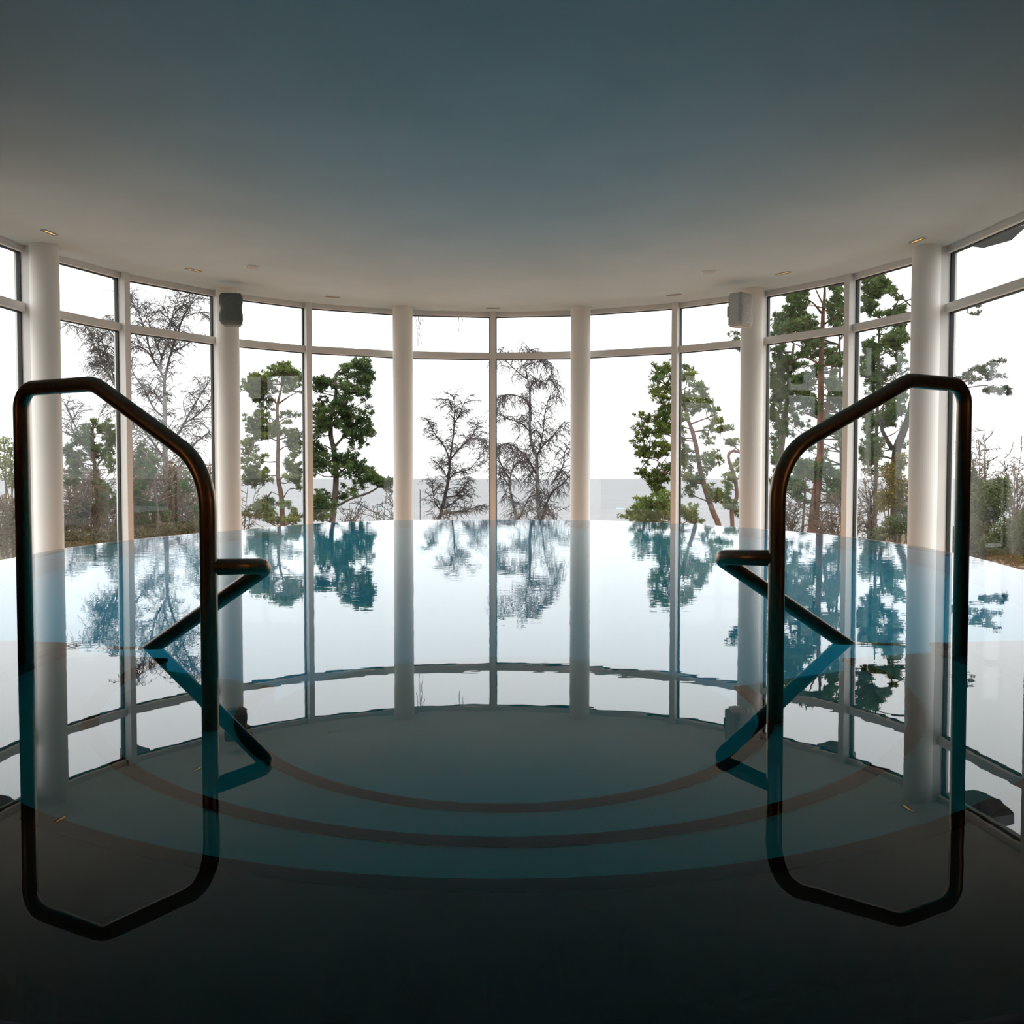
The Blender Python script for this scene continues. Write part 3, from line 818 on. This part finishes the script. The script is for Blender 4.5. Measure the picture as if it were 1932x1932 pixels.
PD = [(680,681,20,9),(665,690,18,11),(690,695,14,10),(650,700,14,9),(700,712,13,10),(680,715,20,13),(605,715,16,9),(596,725,14,9),(616,724,14,8),(640,725,20,9),(690,735,13,13),(660,735,20,11),(690,752,11,9),(600,737,12,7),(650,757,16,7),(600,775,18,11),(620,770,22,11),(645,778,22,13),(670,785,22,11),(695,780,12,10),(600,795,16,9),(620,800,20,9),(650,800,20,11),(680,805,20,13),(700,812,8,10),(690,830,13,11),(660,825,16,9),(605,815,12,7),(670,845,14,6),(595,835,10,9),(605,850,16,11),(600,875,14,11),(625,865,20,11),(650,870,18,11),(675,875,20,11),(690,890,16,11),(600,890,14,9),(660,890,16,7),(700,900,18,11),(715,906,16,9),(640,898,12,6),(722,916,12,7),(605,930,14,7),(600,950,16,11),(615,945,14,9),(645,938,14,7),(600,975,16,11),(620,970,10,9),(675,921,14,7),(660,931,12,6),(740,905,9,7),(735,921,9,7),(586,860,8,10),(588,960,8,12)]
pine('scots_pine', 'bushy dark pine with a long low branch, right of the thin post', 72, [(626,1000),(631,950),(634,900),(630,850),(624,820),(626,780),(634,740),(634,705),(660,690)], [12,12,11,10,9,8,6,4,2], PD, mat='pine_dark', bark='pine_bark_grey', seed=5, fill=3,
     extra=[([(632,842),(645,826),(652,806)],[6,4,2.5]), ([(630,958),(660,942),(695,930),(722,914)],[5,4.5,4,2]), ([(634,898),(618,884),(600,870)],[5,3,2]), ([(636,895),(660,880),(685,885)],[4,3,1.5])])
PG = [(1240,698,13,9),(1258,690,13,9),(1264,705,16,11),(1238,715,13,9),(1296,695,9,9),(1300,710,14,9),(1312,725,14,9),(1240,735,14,9),(1265,735,16,9),(1240,748,12,6),(1322,735,13,11),(1326,746,11,9),(1300,745,14,11),(1255,765,12,6),(1265,775,16,9),(1330,765,14,9),(1310,770,16,11),(1345,770,11,9),(1349,782,7,6),(1210,785,12,9),(1235,790,18,9),(1260,795,18,11),(1290,790,14,11),(1205,808,13,8),(1230,812,20,9),(1260,815,18,11),(1345,808,16,7),(1360,812,14,7),(1378,808,9,6),(1335,822,14,7),(1200,835,9,9),(1225,840,20,9),(1255,840,20,9),(1205,855,12,9),(1230,861,22,7),(1262,855,16,9),(1295,850,12,9),(1305,865,14,9),(1345,855,14,7),(1355,868,11,8),(1330,865,8,8),(1205,890,12,8),(1225,895,22,9),(1255,890,22,11),(1245,908,22,8),(1290,895,14,13),(1310,905,14,13),(1332,886,14,5),(1240,925,20,7),(1345,925,16,13),(1355,941,16,11),(1300,930,14,11),(1284,760,12,14),(1284,820,12,14),(1282,870,10,14)]
pine('scots_pine', 'leaning green pine between the two right columns', 60, [(1357,1000),(1345,965),(1330,920),(1320,880),(1313,840),(1305,810),(1298,790),(1289,755),(1282,725)], [11,10.5,10,9,8.5,7.5,6,4,2.5], PG, seed=8,
     extra=[([(1303,800),(1330,790),(1350,782)],[4,2.5,1.5]), ([(1308,815),(1335,812),(1360,815)],[3.5,2.5,1.5]), ([(1255,885),(1240,870),(1225,865)],[3,2,1]), ([(1268,745),(1256,725)],[3,2]), ([(1293,765),(1290,742),(1296,725)],[3.5,2.5,1.5])])
leafy = [(1230,945,26,9),(1255,941,22,11),(1210,960,24,9),(1245,965,30,11),(1190,975,20,7),(1225,981,30,9),(1270,970,24,13),(1298,962,18,12),(1310,980,20,11)]
pine('mountain_pine', 'low spreading pine bush at the waterline before the sea', 52, [(1290,1010),(1285,990),(1275,975)], [6,5,4], leafy, seed=12, dens=1.25, group='low pine growth outside')
pine('crooked_pine', 'small crooked pine with a hooked trunk beside the right column', 55, [(1382,1000),(1381,960),(1390,938),(1388,910),(1383,890),(1376,872),(1375,857),(1384,851),(1400,855)], [8,8,7,7,6.5,6,6,5.5,5], [(1372,833,10,8),(1389,835,11,9),(1393,875,9,9),(1370,901,8,7),(1372,920,9,8),(1375,936,9,9),(1391,900,9,9),(1372,955,9,9),(1392,960,8,10)], seed=14)
PH = [(1490,556,18,7),(1510,550,20,9),(1540,530,20,8),(1565,530,18,9),(1585,530,14,9),(1580,558,13,13),(1496,570,13,7),(1520,570,13,7),(1566,575,13,9),(1591,585,9,11),(1571,605,13,9),(1586,616,11,7),(1500,590,24,9),(1475,596,18,9),(1490,606,26,11),(1516,605,22,9),(1470,616,15,9),(1500,621,26,9),(1529,615,13,9),(1465,631,11,6),(1541,641,11,7),(1525,650,16,9),(1536,665,11,8),(1511,668,14,7),(1565,666,11,7),(1590,671,9,7),(1560,681,12,6),(1581,690,13,8),(1500,713,16,7),(1530,705,15,9),(1520,720,22,9),(1520,736,24,8),(1565,720,13,9),(1580,730,13,9),(1590,746,11,13),(1570,751,13,9),(1530,756,13,8),(1505,776,16,9),(1540,776,13,8),(1585,761,11,11),(1500,800,14,8),(1555,786,13,9),(1580,791,13,9),(1575,816,13,9),(1591,830,9,13),(1530,880,20,7),(1511,875,16,7),(1556,880,16,9),(1546,890,18,7),(1515,895,14,7),(1500,905,13,7),(1490,915,9,6),(1580,900,13,9),(1576,920,13,12),(1570,940,11,9),(1591,930,9,13),(1500,930,11,7),(1535,906,9,6),(1545,515,18,8),(1522,520,14,7),(1386,632,8,6),(1389,655,8,8)]
pine('tall_pine', 'tall thick-trunked pine filling the pane right of the pale speaker', 38, [(1530,1030),(1537,960),(1544,900),(1548,860),(1548,800),(1549,760),(1549,700),(1551,640),(1553,590),(1556,548),(1552,505)], [21,18,15,14,13,12,10,9,7,5,3], PH, mat='pine_dark', bark='pine_bark', seed=17, tuft_px=6.0, dens=1.1, fill=4,
     extra=[([(1556,800),(1568,740),(1575,690),(1582,645)],[8,7,5,3]), ([(1553,590),(1535,570),(1515,560)],[5,3,2]), ([(1553,585),(1540,560),(1535,540)],[4,3,2]), ([(1556,612),(1575,595),(1598,572)],[4,3,2]), ([(1548,690),(1520,672),(1495,680)],[4,3,2]), ([(1545,900),(1565,898),(1590,880)],[4,3,2]), ([(1549,760),(1530,745),(1505,735)],[4,3,2]), ([(1552,640),(1470,640),(1390,640)],[3,2.5,1.5])])
PH2 = [(1465,655,13,9),(1476,670,15,11),(1465,690,13,11),(1490,690,13,9),(1475,705,13,8),(1490,730,20,9),(1470,736,13,8),(1465,756,11,9),(1500,755,16,8),(1475,786,13,8),(1470,806,11,9),(1465,830,9,9),(1462,860,9,11),(1460,890,8,9),(1505,690,12,8),(1485,815,12,8),(1455,720,10,10),(1452,780,10,10)]
pine('tall_pine', 'second tall pine with a pale trunk just right of the pale speaker column', 42, [(1462,1020),(1466,940),(1471,880),(1478,810),(1487,740),(1492,690),(1498,648)], [13,13,12,11,9,7,4], PH2, mat='pine_dark', bark='pine_bark_grey', seed=19, tuft_px=6, dens=1.1, fill=4)
PH3 = [(1519,905,9,6),(1510,925,10,7),(1500,940,10,6),(1522,945,8,6),(1495,925,8,6)]
pine('young_pine', 'thin young pine trunk in front of the tall right pine', 34, [(1513,1020),(1516,970),(1519,930),(1520,900)], [5,4.5,4,2.5], PH3, mat='pine_dark', bark='pine_bark_grey', seed=20, dens=0.7)
PI = [(1640,520,16,8),(1660,525,14,8),(1630,541,12,9),(1650,541,14,8),(1665,546,9,6),(1635,561,14,9),(1656,560,9,8),(1680,541,9,4),(1690,551,8,4),(1635,586,14,8),(1650,593,9,5),(1676,596,12,5),(1690,586,13,7),(1705,576,8,5),(1700,596,12,7),(1700,626,14,9),(1685,640,20,8),(1670,636,12,7),(1706,641,9,9),(1635,651,14,9),(1640,670,16,11),(1660,666,12,7),(1630,690,13,9),(1650,686,14,7),(1640,706,14,6),(1690,666,16,7),(1700,690,13,9),(1680,701,14,7),(1640,721,16,7),(1660,716,12,7),(1701,736,9,8),(1660,746,14,7),(1640,781,16,9),(1656,791,20,11),(1680,781,16,9),(1701,776,11,8),(1640,801,14,9),(1676,801,18,6),(1690,766,16,7),(1635,821,9,8),(1635,851,14,11),(1650,856,16,13),(1640,871,16,13),(1656,836,12,9)]
pine('old_pine', 'old dark pine with forked trunk left of the right column', 30, [(1690,985),(1691,900),(1692,850),(1704,815),(1716,780),(1730,700),(1740,600),(1748,480),(1750,400)], [20,18,16,14,12,10,9,7,4], PI, mat='pine_dark', bark='bark_dark', seed=23, tuft_px=6.0, dens=1.1, fill=4,
     extra=[([(1691,848),(1676,822),(1668,800),(1662,760)],[9,8,6,3]), ([(1735,640),(1690,640),(1650,655)],[4,3,2]), ([(1742,560),(1705,570),(1660,600)],[4,2.5,1.5]), ([(1725,720),(1690,735),(1650,780)],[5,3,2]), ([(1712,580),(1695,550),(1675,535)],[3,2.5,1.5]), ([(1748,500),(1700,500),(1650,520)],[4,3,2])])
rp = random.Random(77)
PB1 = [(rp.uniform(1456, 1598), rp.uniform(600, 925), rp.uniform(10, 17), rp.uniform(6, 10)) for _ in range(46)]
pine('background_pine', 'dim pine standing behind the tall thick-trunked pine', 62, [(1590, 1010), (1588, 900), (1586, 780), (1584, 650), (1583, 590)], [8, 7, 6, 4, 2], PB1, mat='pine_dark', bark='bark_dark', seed=91, dens=0.8, fill=0)
PB2 = [(rp.uniform(1622, 1716), rp.uniform(590, 900), rp.uniform(9, 15), rp.uniform(6, 10)) for _ in range(34)]
pine('background_pine', 'dim pine standing behind the old forked pine', 58, [(1650, 1010), (1652, 900), (1655, 780), (1658, 650), (1660, 580)], [8, 7, 6, 4, 2], PB2, mat='pine_dark', bark='bark_dark', seed=93, dens=0.8, fill=0)
# fir whose branches reach past the right column
PJ = [(1815,713,15,5),(1840,697,13,6),(1860,700,20,7),(1872,688,14,6),(1891,680,9,4),(1868,712,14,5),(1889,711,9,4),(1840,716,12,5),(1880,737,22,6),(1907,741,11,4),(1858,738,14,4),(1899,733,10,4),(1842,572,8,4),(1842,592,6,3),(1825,705,14,5),(1780,720,20,8),(1770,640,20,8),(1762,560,20,8)]
pine('fir', 'dark fir branches reaching past the right column into clear sky', 26, [(1752,1000),(1752,900),(1754,800),(1756,700),(1757,600),(1758,480),(1758,420)], [14,13,12,10,8,5,3], PJ, mat='fir', bark='pine_bark_grey', seed=29, tuft_px=5.0, dens=1.5, flat=True, fill=0,
     extra=[([(1756,735),(1800,725),(1850,712),(1895,682)],[4,3,2,1]), ([(1756,745),(1810,735),(1860,728),(1912,742)],[4,3,2,1]), ([(1757,610),(1800,590),(1845,575)],[3,2,1])])
# evergreens in the left thicket
PA = [(130,850,14,16),(141,870,18,16),(160,822,15,16),(175,803,12,14),(205,812,15,16),(215,832,13,15),(195,852,17,16),(150,890,15,12),(211,880,13,18),(190,920,18,14),(206,940,18,14),(150,960,24,12),(180,965,24,11),(140,985,17,11),(130,912,13,9),(168,845,14,12)]
pine('dark_pine', 'dark evergreen behind the bare twigs left of the thin white post', 33, [(185,1030),(183,960),(180,900),(176,850),(175,800)], [9,8,7,5,3], PA, mat='pine_dark', bark='pine_bark_grey', seed=31, dens=1.1, tuft_px=5, group='evergreens in the left thicket')
PA2 = [(265,842,10,9),(270,860,15,11),(291,870,13,11),(280,900,17,11),(262,890,12,11),(270,952,14,13),(350,900,11,9),(345,926,15,7),(370,960,13,14),(385,985,12,14),(255,930,12,10),(300,960,16,12),(325,985,20,10),(270,985,16,10)]
pine('dark_pine', 'low evergreens at the foot of the big bare birch', 34, [(300,1030),(296,960),(288,900),(275,855)], [7,6,5,3], PA2, mat='pine_dark', bark='pine_bark_grey', seed=33, dens=1.1, tuft_px=5, group='evergreens in the left thicket')

# ------------------------------------------------------------------ bare birches
bare_tree('weeping_birch', 'tall bare weeping birch right of the centre mullion', 72,
    [([(1018,1000),(1015,930),(1013,880),(1012,860),(1004,840),(1000,815),(1000,770),(999,730),(993,705),(993,680),(996,662)], [10,9,8,7,6,5.5,5,4,3,2,1]),
     ([(1012,860),(1025,840),(1045,820),(1060,800)], [5,3.5,2.5,1.2]), ([(1012,895),(995,865),(972,843),(955,838),(940,845)], [4,3,2.5,1.5,1]),
     ([(1000,815),(985,800),(960,790),(940,780)], [3,2.5,2,1]), ([(999,765),(988,752),(968,745),(950,748),(942,765)], [3,2.5,2,1.2,.8]),
     ([(998,735),(1008,720),(1020,720),(1040,718),(1052,740)], [3,2,1.5,1.2,.8]), ([(994,715),(975,700),(955,680),(948,660)], [2.5,2,1.5,.8]),
     ([(1018,850),(1025,810),(1028,780),(1035,755)], [3,2.5,2,1]), ([(1020,985),(1038,935),(1062,912),(1078,895)], [5,4,3,2]), ([(1040,915),(1062,880),(1065,855),(1075,835)], [3,2.5,2,1]),
     ([(993,690),(1015,682),(1035,685),(1045,705)], [2,1.5,1,.7]), ([(996,668),(1002,660),(1010,668)], [1,1,.8]), ([(1010,905),(1000,890),(985,875)], [2.5,2,1])],
    seed=41, weep=1.15, sec_len=(20, 44), tri_len=(12, 32), sec_step=4.5, tri_step=5.0)
bare_tree('weeping_birch', 'smaller twin-stemmed bare birch just right of the centre mullion', 66,
    [([(978,1000),(970,960),(963,925),(963,900),(968,880),(972,850)], [6,5,4.5,3.5,2.5,1.5]), ([(963,905),(950,885),(938,860),(928,850),(905,835)], [3.5,3,2.5,2,1]),
     ([(968,880),(980,870),(992,860)], [2,1.5,1]), ([(963,920),(950,900),(940,880)], [2.5,1.8,1]), ([(978,985),(990,955),(1005,925)], [2,1.8,1]), ([(928,850),(915,835),(898,822)], [2,1.5,.8])],
    seed=43, weep=1.0, sec_len=(20, 40), tri_len=(10, 30), sec_step=4.5, tri_step=5.0)
bare_tree('leaning_birch', 'dark leaning bare birch standing before the sea left of centre', 80,
    [([(826,1000),(833,965),(840,935),(846,905),(849,870),(852,845),(856,815),(857,790),(858,765),(856,752)], [8,7,6.5,6,5,4,3,2.5,1.5,1]),
     ([(849,870),(840,845),(825,825),(814,808),(810,795)], [3.5,3,2.2,1.5,.8]), ([(849,868),(868,845),(885,830),(895,815),(903,800)], [3.5,3,2.2,1.5,.8]),
     ([(847,905),(860,892),(885,885),(905,862)], [3,2.5,2,1]), ([(840,938),(860,935),(875,920),(885,905)], [3,2.5,2,1]), ([(833,965),(820,945),(815,910)], [3,2,1]),
     ([(834,962),(860,945),(880,930)], [2.5,2,1]), ([(846,905),(835,885),(825,875)], [2.5,2,1]), ([(857,800),(868,780),(878,755)], [2,1.5,.8]), ([(835,970),(870,965),(905,955)], [2,1.5,1]), ([(858,765),(850,755),(845,765)], [1.5,1,.8])],
    seed=47, weep=0.55, sec_len=(16, 40), tri_len=(8, 18), sec_step=4, tri_step=5.0, trunk_mat='birch')
bare_tree('big_birch', 'large pale bare birch between the thin white post and the speaker column', 45,
    [([(318,1030),(316,960),(312,880),(311,830),(311,780),(310,740),(310,715),(303,700),(305,675),(318,640),(322,610),(330,580),(340,555)], [13,12,11,10,9,7,6,5,4.5,4,3,2,1]),
     ([(310,720),(315,695),(323,665),(335,630),(345,600),(360,575),(375,560)], [5,4.5,4,3.5,3,2,1]), ([(303,700),(290,680),(280,650),(272,620),(262,590),(258,560)], [4,3.5,3,2.5,2,1]),
     ([(290,680),(275,660),(255,650),(244,643)], [3,2.5,2,1.5]), ([(305,675),(292,640),(282,610),(275,580)], [3,2.5,2,1]), ([(323,665),(345,655),(365,640)], [3,2.5,1.5]),
     ([(311,790),(290,770),(272,735),(255,710),(246,690)], [4,3.5,2.8,2,1.5]), ([(311,770),(295,745),(280,728)], [3,2,1]), ([(312,850),(335,820),(355,785),(375,750),(395,720)], [6,5,4,3,2]),
     ([(345,800),(370,785),(390,765),(400,745)], [4,3,2,1]), ([(316,930),(340,880),(365,840),(395,815)], [5,4,3,2]), ([(312,870),(285,830),(262,800),(250,790)], [5,4,3,2]),
     ([(330,590),(345,575),(352,556)], [2,1.5,1]), ([(335,630),(318,600),(308,575)], [2.5,2,1]), ([(262,590),(250,570),(246,555)], [2,1.5,1]), ([(345,600),(375,590),(392,600)], [2,1.5,1]), ([(318,990),(350,930),(385,880)],[4,3,2])],
    seed=53, weep=0.75, sec_len=(24, 56), tri_len=(10, 26), sec_step=4, tri_step=5.0)
bare_tree('bent_birch', 'bare drooping birch crown between the left column and the thin white post', 48,
    [([(262,1030),(255,960),(250,880),(243,800),(232,760),(219,730),(205,705),(190,675),(175,645),(158,625),(140,615)], [9,8,7,6.5,6,5,4.5,3.5,2.5,1.8,1]),
     ([(219,730),(208,690),(198,660),(190,635)], [4,3,2,1]), ([(205,705),(188,690),(178,685)], [2.5,2,1]), ([(190,675),(185,650),(165,622)], [2.5,2,1]), ([(243,800),(225,780),(205,760)], [3.5,2.5,1.5]),
     ([(232,760),(222,700),(218,650),(212,600)], [3.5,3,2,1])],
    seed=59, weep=0.95, sec_len=(22, 50), tri_len=(14, 32), sec_step=4, tri_step=5.0)
bare_tree('bare_tree', 'pale leafless tree slanting in front of the dark evergreen on the left', 50,
    [([(195,1030),(192,960),(188,920),(182,880),(165,850),(145,828),(122,815)], [9,8,7,6.5,5.5,4.5,4]),
     ([(165,850),(150,820),(135,790),(122,760)], [4,3,2.5,2]), ([(182,880),(205,850),(218,820)], [4,3,2]), ([(188,920),(165,900),(140,895),(122,900)], [4,3,2.5,2]), ([(145,828),(135,800),(150,770)], [3,2,1])],
    seed=61, weep=0.15, sec_len=(26, 52), tri_len=(10, 22), sec_step=11, start=0.3)

# ------------------------------------------------------------------ shrubs and bushes
ORD = ['first', 'second', 'third', 'fourth', 'fifth', 'sixth', 'seventh', 'eighth', 'ninth', 'tenth', 'eleventh', 'twelfth', 'thirteenth', 'fourteenth', 'fifteenth', 'sixteenth']
TH = sorted([(140,890,1040,40,36),(175,915,1040,36,32.5),(205,890,1040,40,38),(255,860,1030,42,41),(285,880,1030,42,38),(330,850,1020,44,43),(365,880,1015,40,40),(392,895,1010,34,51),(310,910,1025,40,35),(122,910,1045,36,31),(232,915,1035,36,34),(352,925,1015,34,36.5),(272,850,1025,46,46),(160,870,1035,44,43)])
for k, (x, yt, yb, hw, Y) in enumerate(TH):
    twig_shrub('thicket_shrub', 'leafless brown thicket shrub behind the left handrail, %s from the left' % ORD[k], Y, x, yt, yb, hw, 100 + k, 'shrubs of the left thicket', stems=9, fine=1.0)
leafy_bush('hedge', 'low brown hedge bank at the foot of the left thicket', 30, [(130,1020,34,22),(180,1018,36,22),(225,1010,30,22),(270,1010,34,20),(320,1002,34,20),(370,998,34,18),(90,1030,34,24)], 'hedge_leaf', seed=71, leaf_px=4.2, dens=1.6, group='hedges outside')
leafy_bush('evergreen_bush', 'yellow-green bush at the far left edge', 34, [(8,838,20,18),(20,862,20,24),(4,885,26,28),(26,905,20,24),(-20,860,24,30)], 'yellow_leaf', seed=73, leaf_px=5, dens=0.7)
leafy_bush('hedge', 'brown beech hedge at the far left edge above the water', 28, [(8,960,30,32),(30,990,26,36),(0,1010,34,40),(-30,980,30,50),(48,1030,30,30)], 'brown_leaf', seed=75, leaf_px=4.2, dens=1.3, group='hedges outside')
twig_shrub('bare_shrub', 'bare spreading shrub under the long low pine branch', 58, 720, 915, 1000, 46, 201, 'bare shrubs outside', mat='birch', stems=7, fine=0.55)
twig_shrub('bare_shrub', 'bare shrub at the water edge left of the low pine branch shrub', 50, 668, 945, 1000, 34, 202, 'bare shrubs outside', mat='birch', stems=6, fine=0.5)
twig_shrub('bare_shrub', 'reddish bare shrub beside the left speaker column', 50, 458, 915, 1010, 26, 203, 'bare shrubs outside', stems=6, fine=0.6)
twig_shrub('bare_shrub', 'low bare shrub at the foot of the leaning birch', 76, 838, 950, 1000, 30, 204, 'bare shrubs outside', mat='birch', stems=7, fine=0.7)
twig_shrub('bare_shrub', 'low bare shrub at the foot of the tall weeping birch', 68, 1040, 945, 1000, 34, 205, 'bare shrubs outside', mat='birch', stems=7, fine=0.7)
for i, (x, yt, hw, Y, lab) in enumerate(((1492, 930, 26, 32, 'bare twiggy shrub left of the young pine'), (1575, 930, 34, 32, 'bare twiggy shrub right of the thick pine trunk'), (1605, 950, 26, 30, 'bare twiggy shrub behind the right mullion post'), (1640, 890, 26, 28, 'bare twiggy shrub left of the olive bush'), (1552, 955, 30, 36.5, 'low bare shrub at the thick pine trunk foot'))):
    twig_shrub('bare_shrub', lab, Y, x, yt, 1030, hw, 210 + i, 'bare shrubs outside', mat='brown_twig', stems=8, fine=0.6)
leafy_bush('olive_bush', 'olive-brown leafy bush beside the right column', 25, [(1695,930,28,42),(1680,892,22,26),(1700,868,16,18),(1665,945,18,26)], 'olive_leaf', seed=81, leaf_px=4.2, dens=1.9)
leafy_bush('evergreen_bush', 'low green bush below the olive-brown bush', 22, [(1690,990,30,24),(1715,972,22,24),(1660,1008,26,16),(1730,1000,26,24)], 'bush_leaf', seed=83, leaf_px=4.2, dens=2.0)
leafy_bush('evergreen_bush', 'rounded evergreen bush beyond the right handrail post', 22, [(1868,945,44,44),(1845,975,40,44),(1885,920,26,26),(1840,930,26,34),(1830,900,16,24)], 'bush_leaf', seed=85, leaf_px=4.0, dens=2.4)
leafy_bush('hedge', 'green hedge at the right edge above the water', 19, [(1910,1005,40,34),(1945,1000,36,44),(1880,1030,40,30),(1920,1045,40,26)], 'bush_leaf', seed=87, leaf_px=4.5, dens=2.0, group='hedges outside')
leafy_bush('hedge', 'dark brownish hedge behind the outer post of the right handrail', 20, [(1840,1010,34,34),(1815,1020,34,34),(1855,1040,40,24),(1790,1020,30,36)], 'hedge_leaf', seed=89, leaf_px=4.2, dens=2.0, group='hedges outside')
for i, (x, yt, hw, lab) in enumerate(((1850, 808, 46, 'large bare shrub above the rounded evergreen bush'), (1915, 850, 40, 'large bare shrub at the right edge'))):
    twig_shrub('bare_shrub', lab, 24 if i == 0 else 28, x, yt, 1010, hw, 230 + i, 'bare shrubs outside', mat='brown_twig', stems=11, fine=0.6, pxw=1.25)
p = W(793, 990, 95); q = W(793, 925, 95)
root = tag(empty('flag_pole', (p.x, p.y, ground_z(p.x, p.y))), 'thin dark pole before the sea beside the centre left column', 'pole')
b0 = ground_z(p.x, p.y)
sh = MB().tube([(0, 0, 0), (0, 0, q.z - b0)], [0.06, 0.045], 8).obj('shaft', M['dark_metal'], root)
MB().tube([(0, 0, q.z - b0), (0, 0, q.z - b0 + 0.1)], [0.08, 0.03], 8).obj('finial', M['dark_metal'], sh)

root = tag(empty('dry_creeper', W(792, 600, 12.75)), 'dry creeper strands hanging outside the top pane beside the centre left column', 'creeper')
rnd = random.Random(5); mb = MB()
o0 = W(792, 600, 12.75)
for x, y1 in ((784, 625), (789, 668), (791, 640), (794, 655), (797, 615), (866, 628), (872, 612)):
    pts = [W(x + rnd.uniform(-1.5, 1.5), 590 + (y1 - 590) * i / 7, 12.75) - o0 for i in range(8)]
    MB().tube(pts, [0.004] * 7 + [0.002], 4).obj('strand', M['brown_twig'], root)
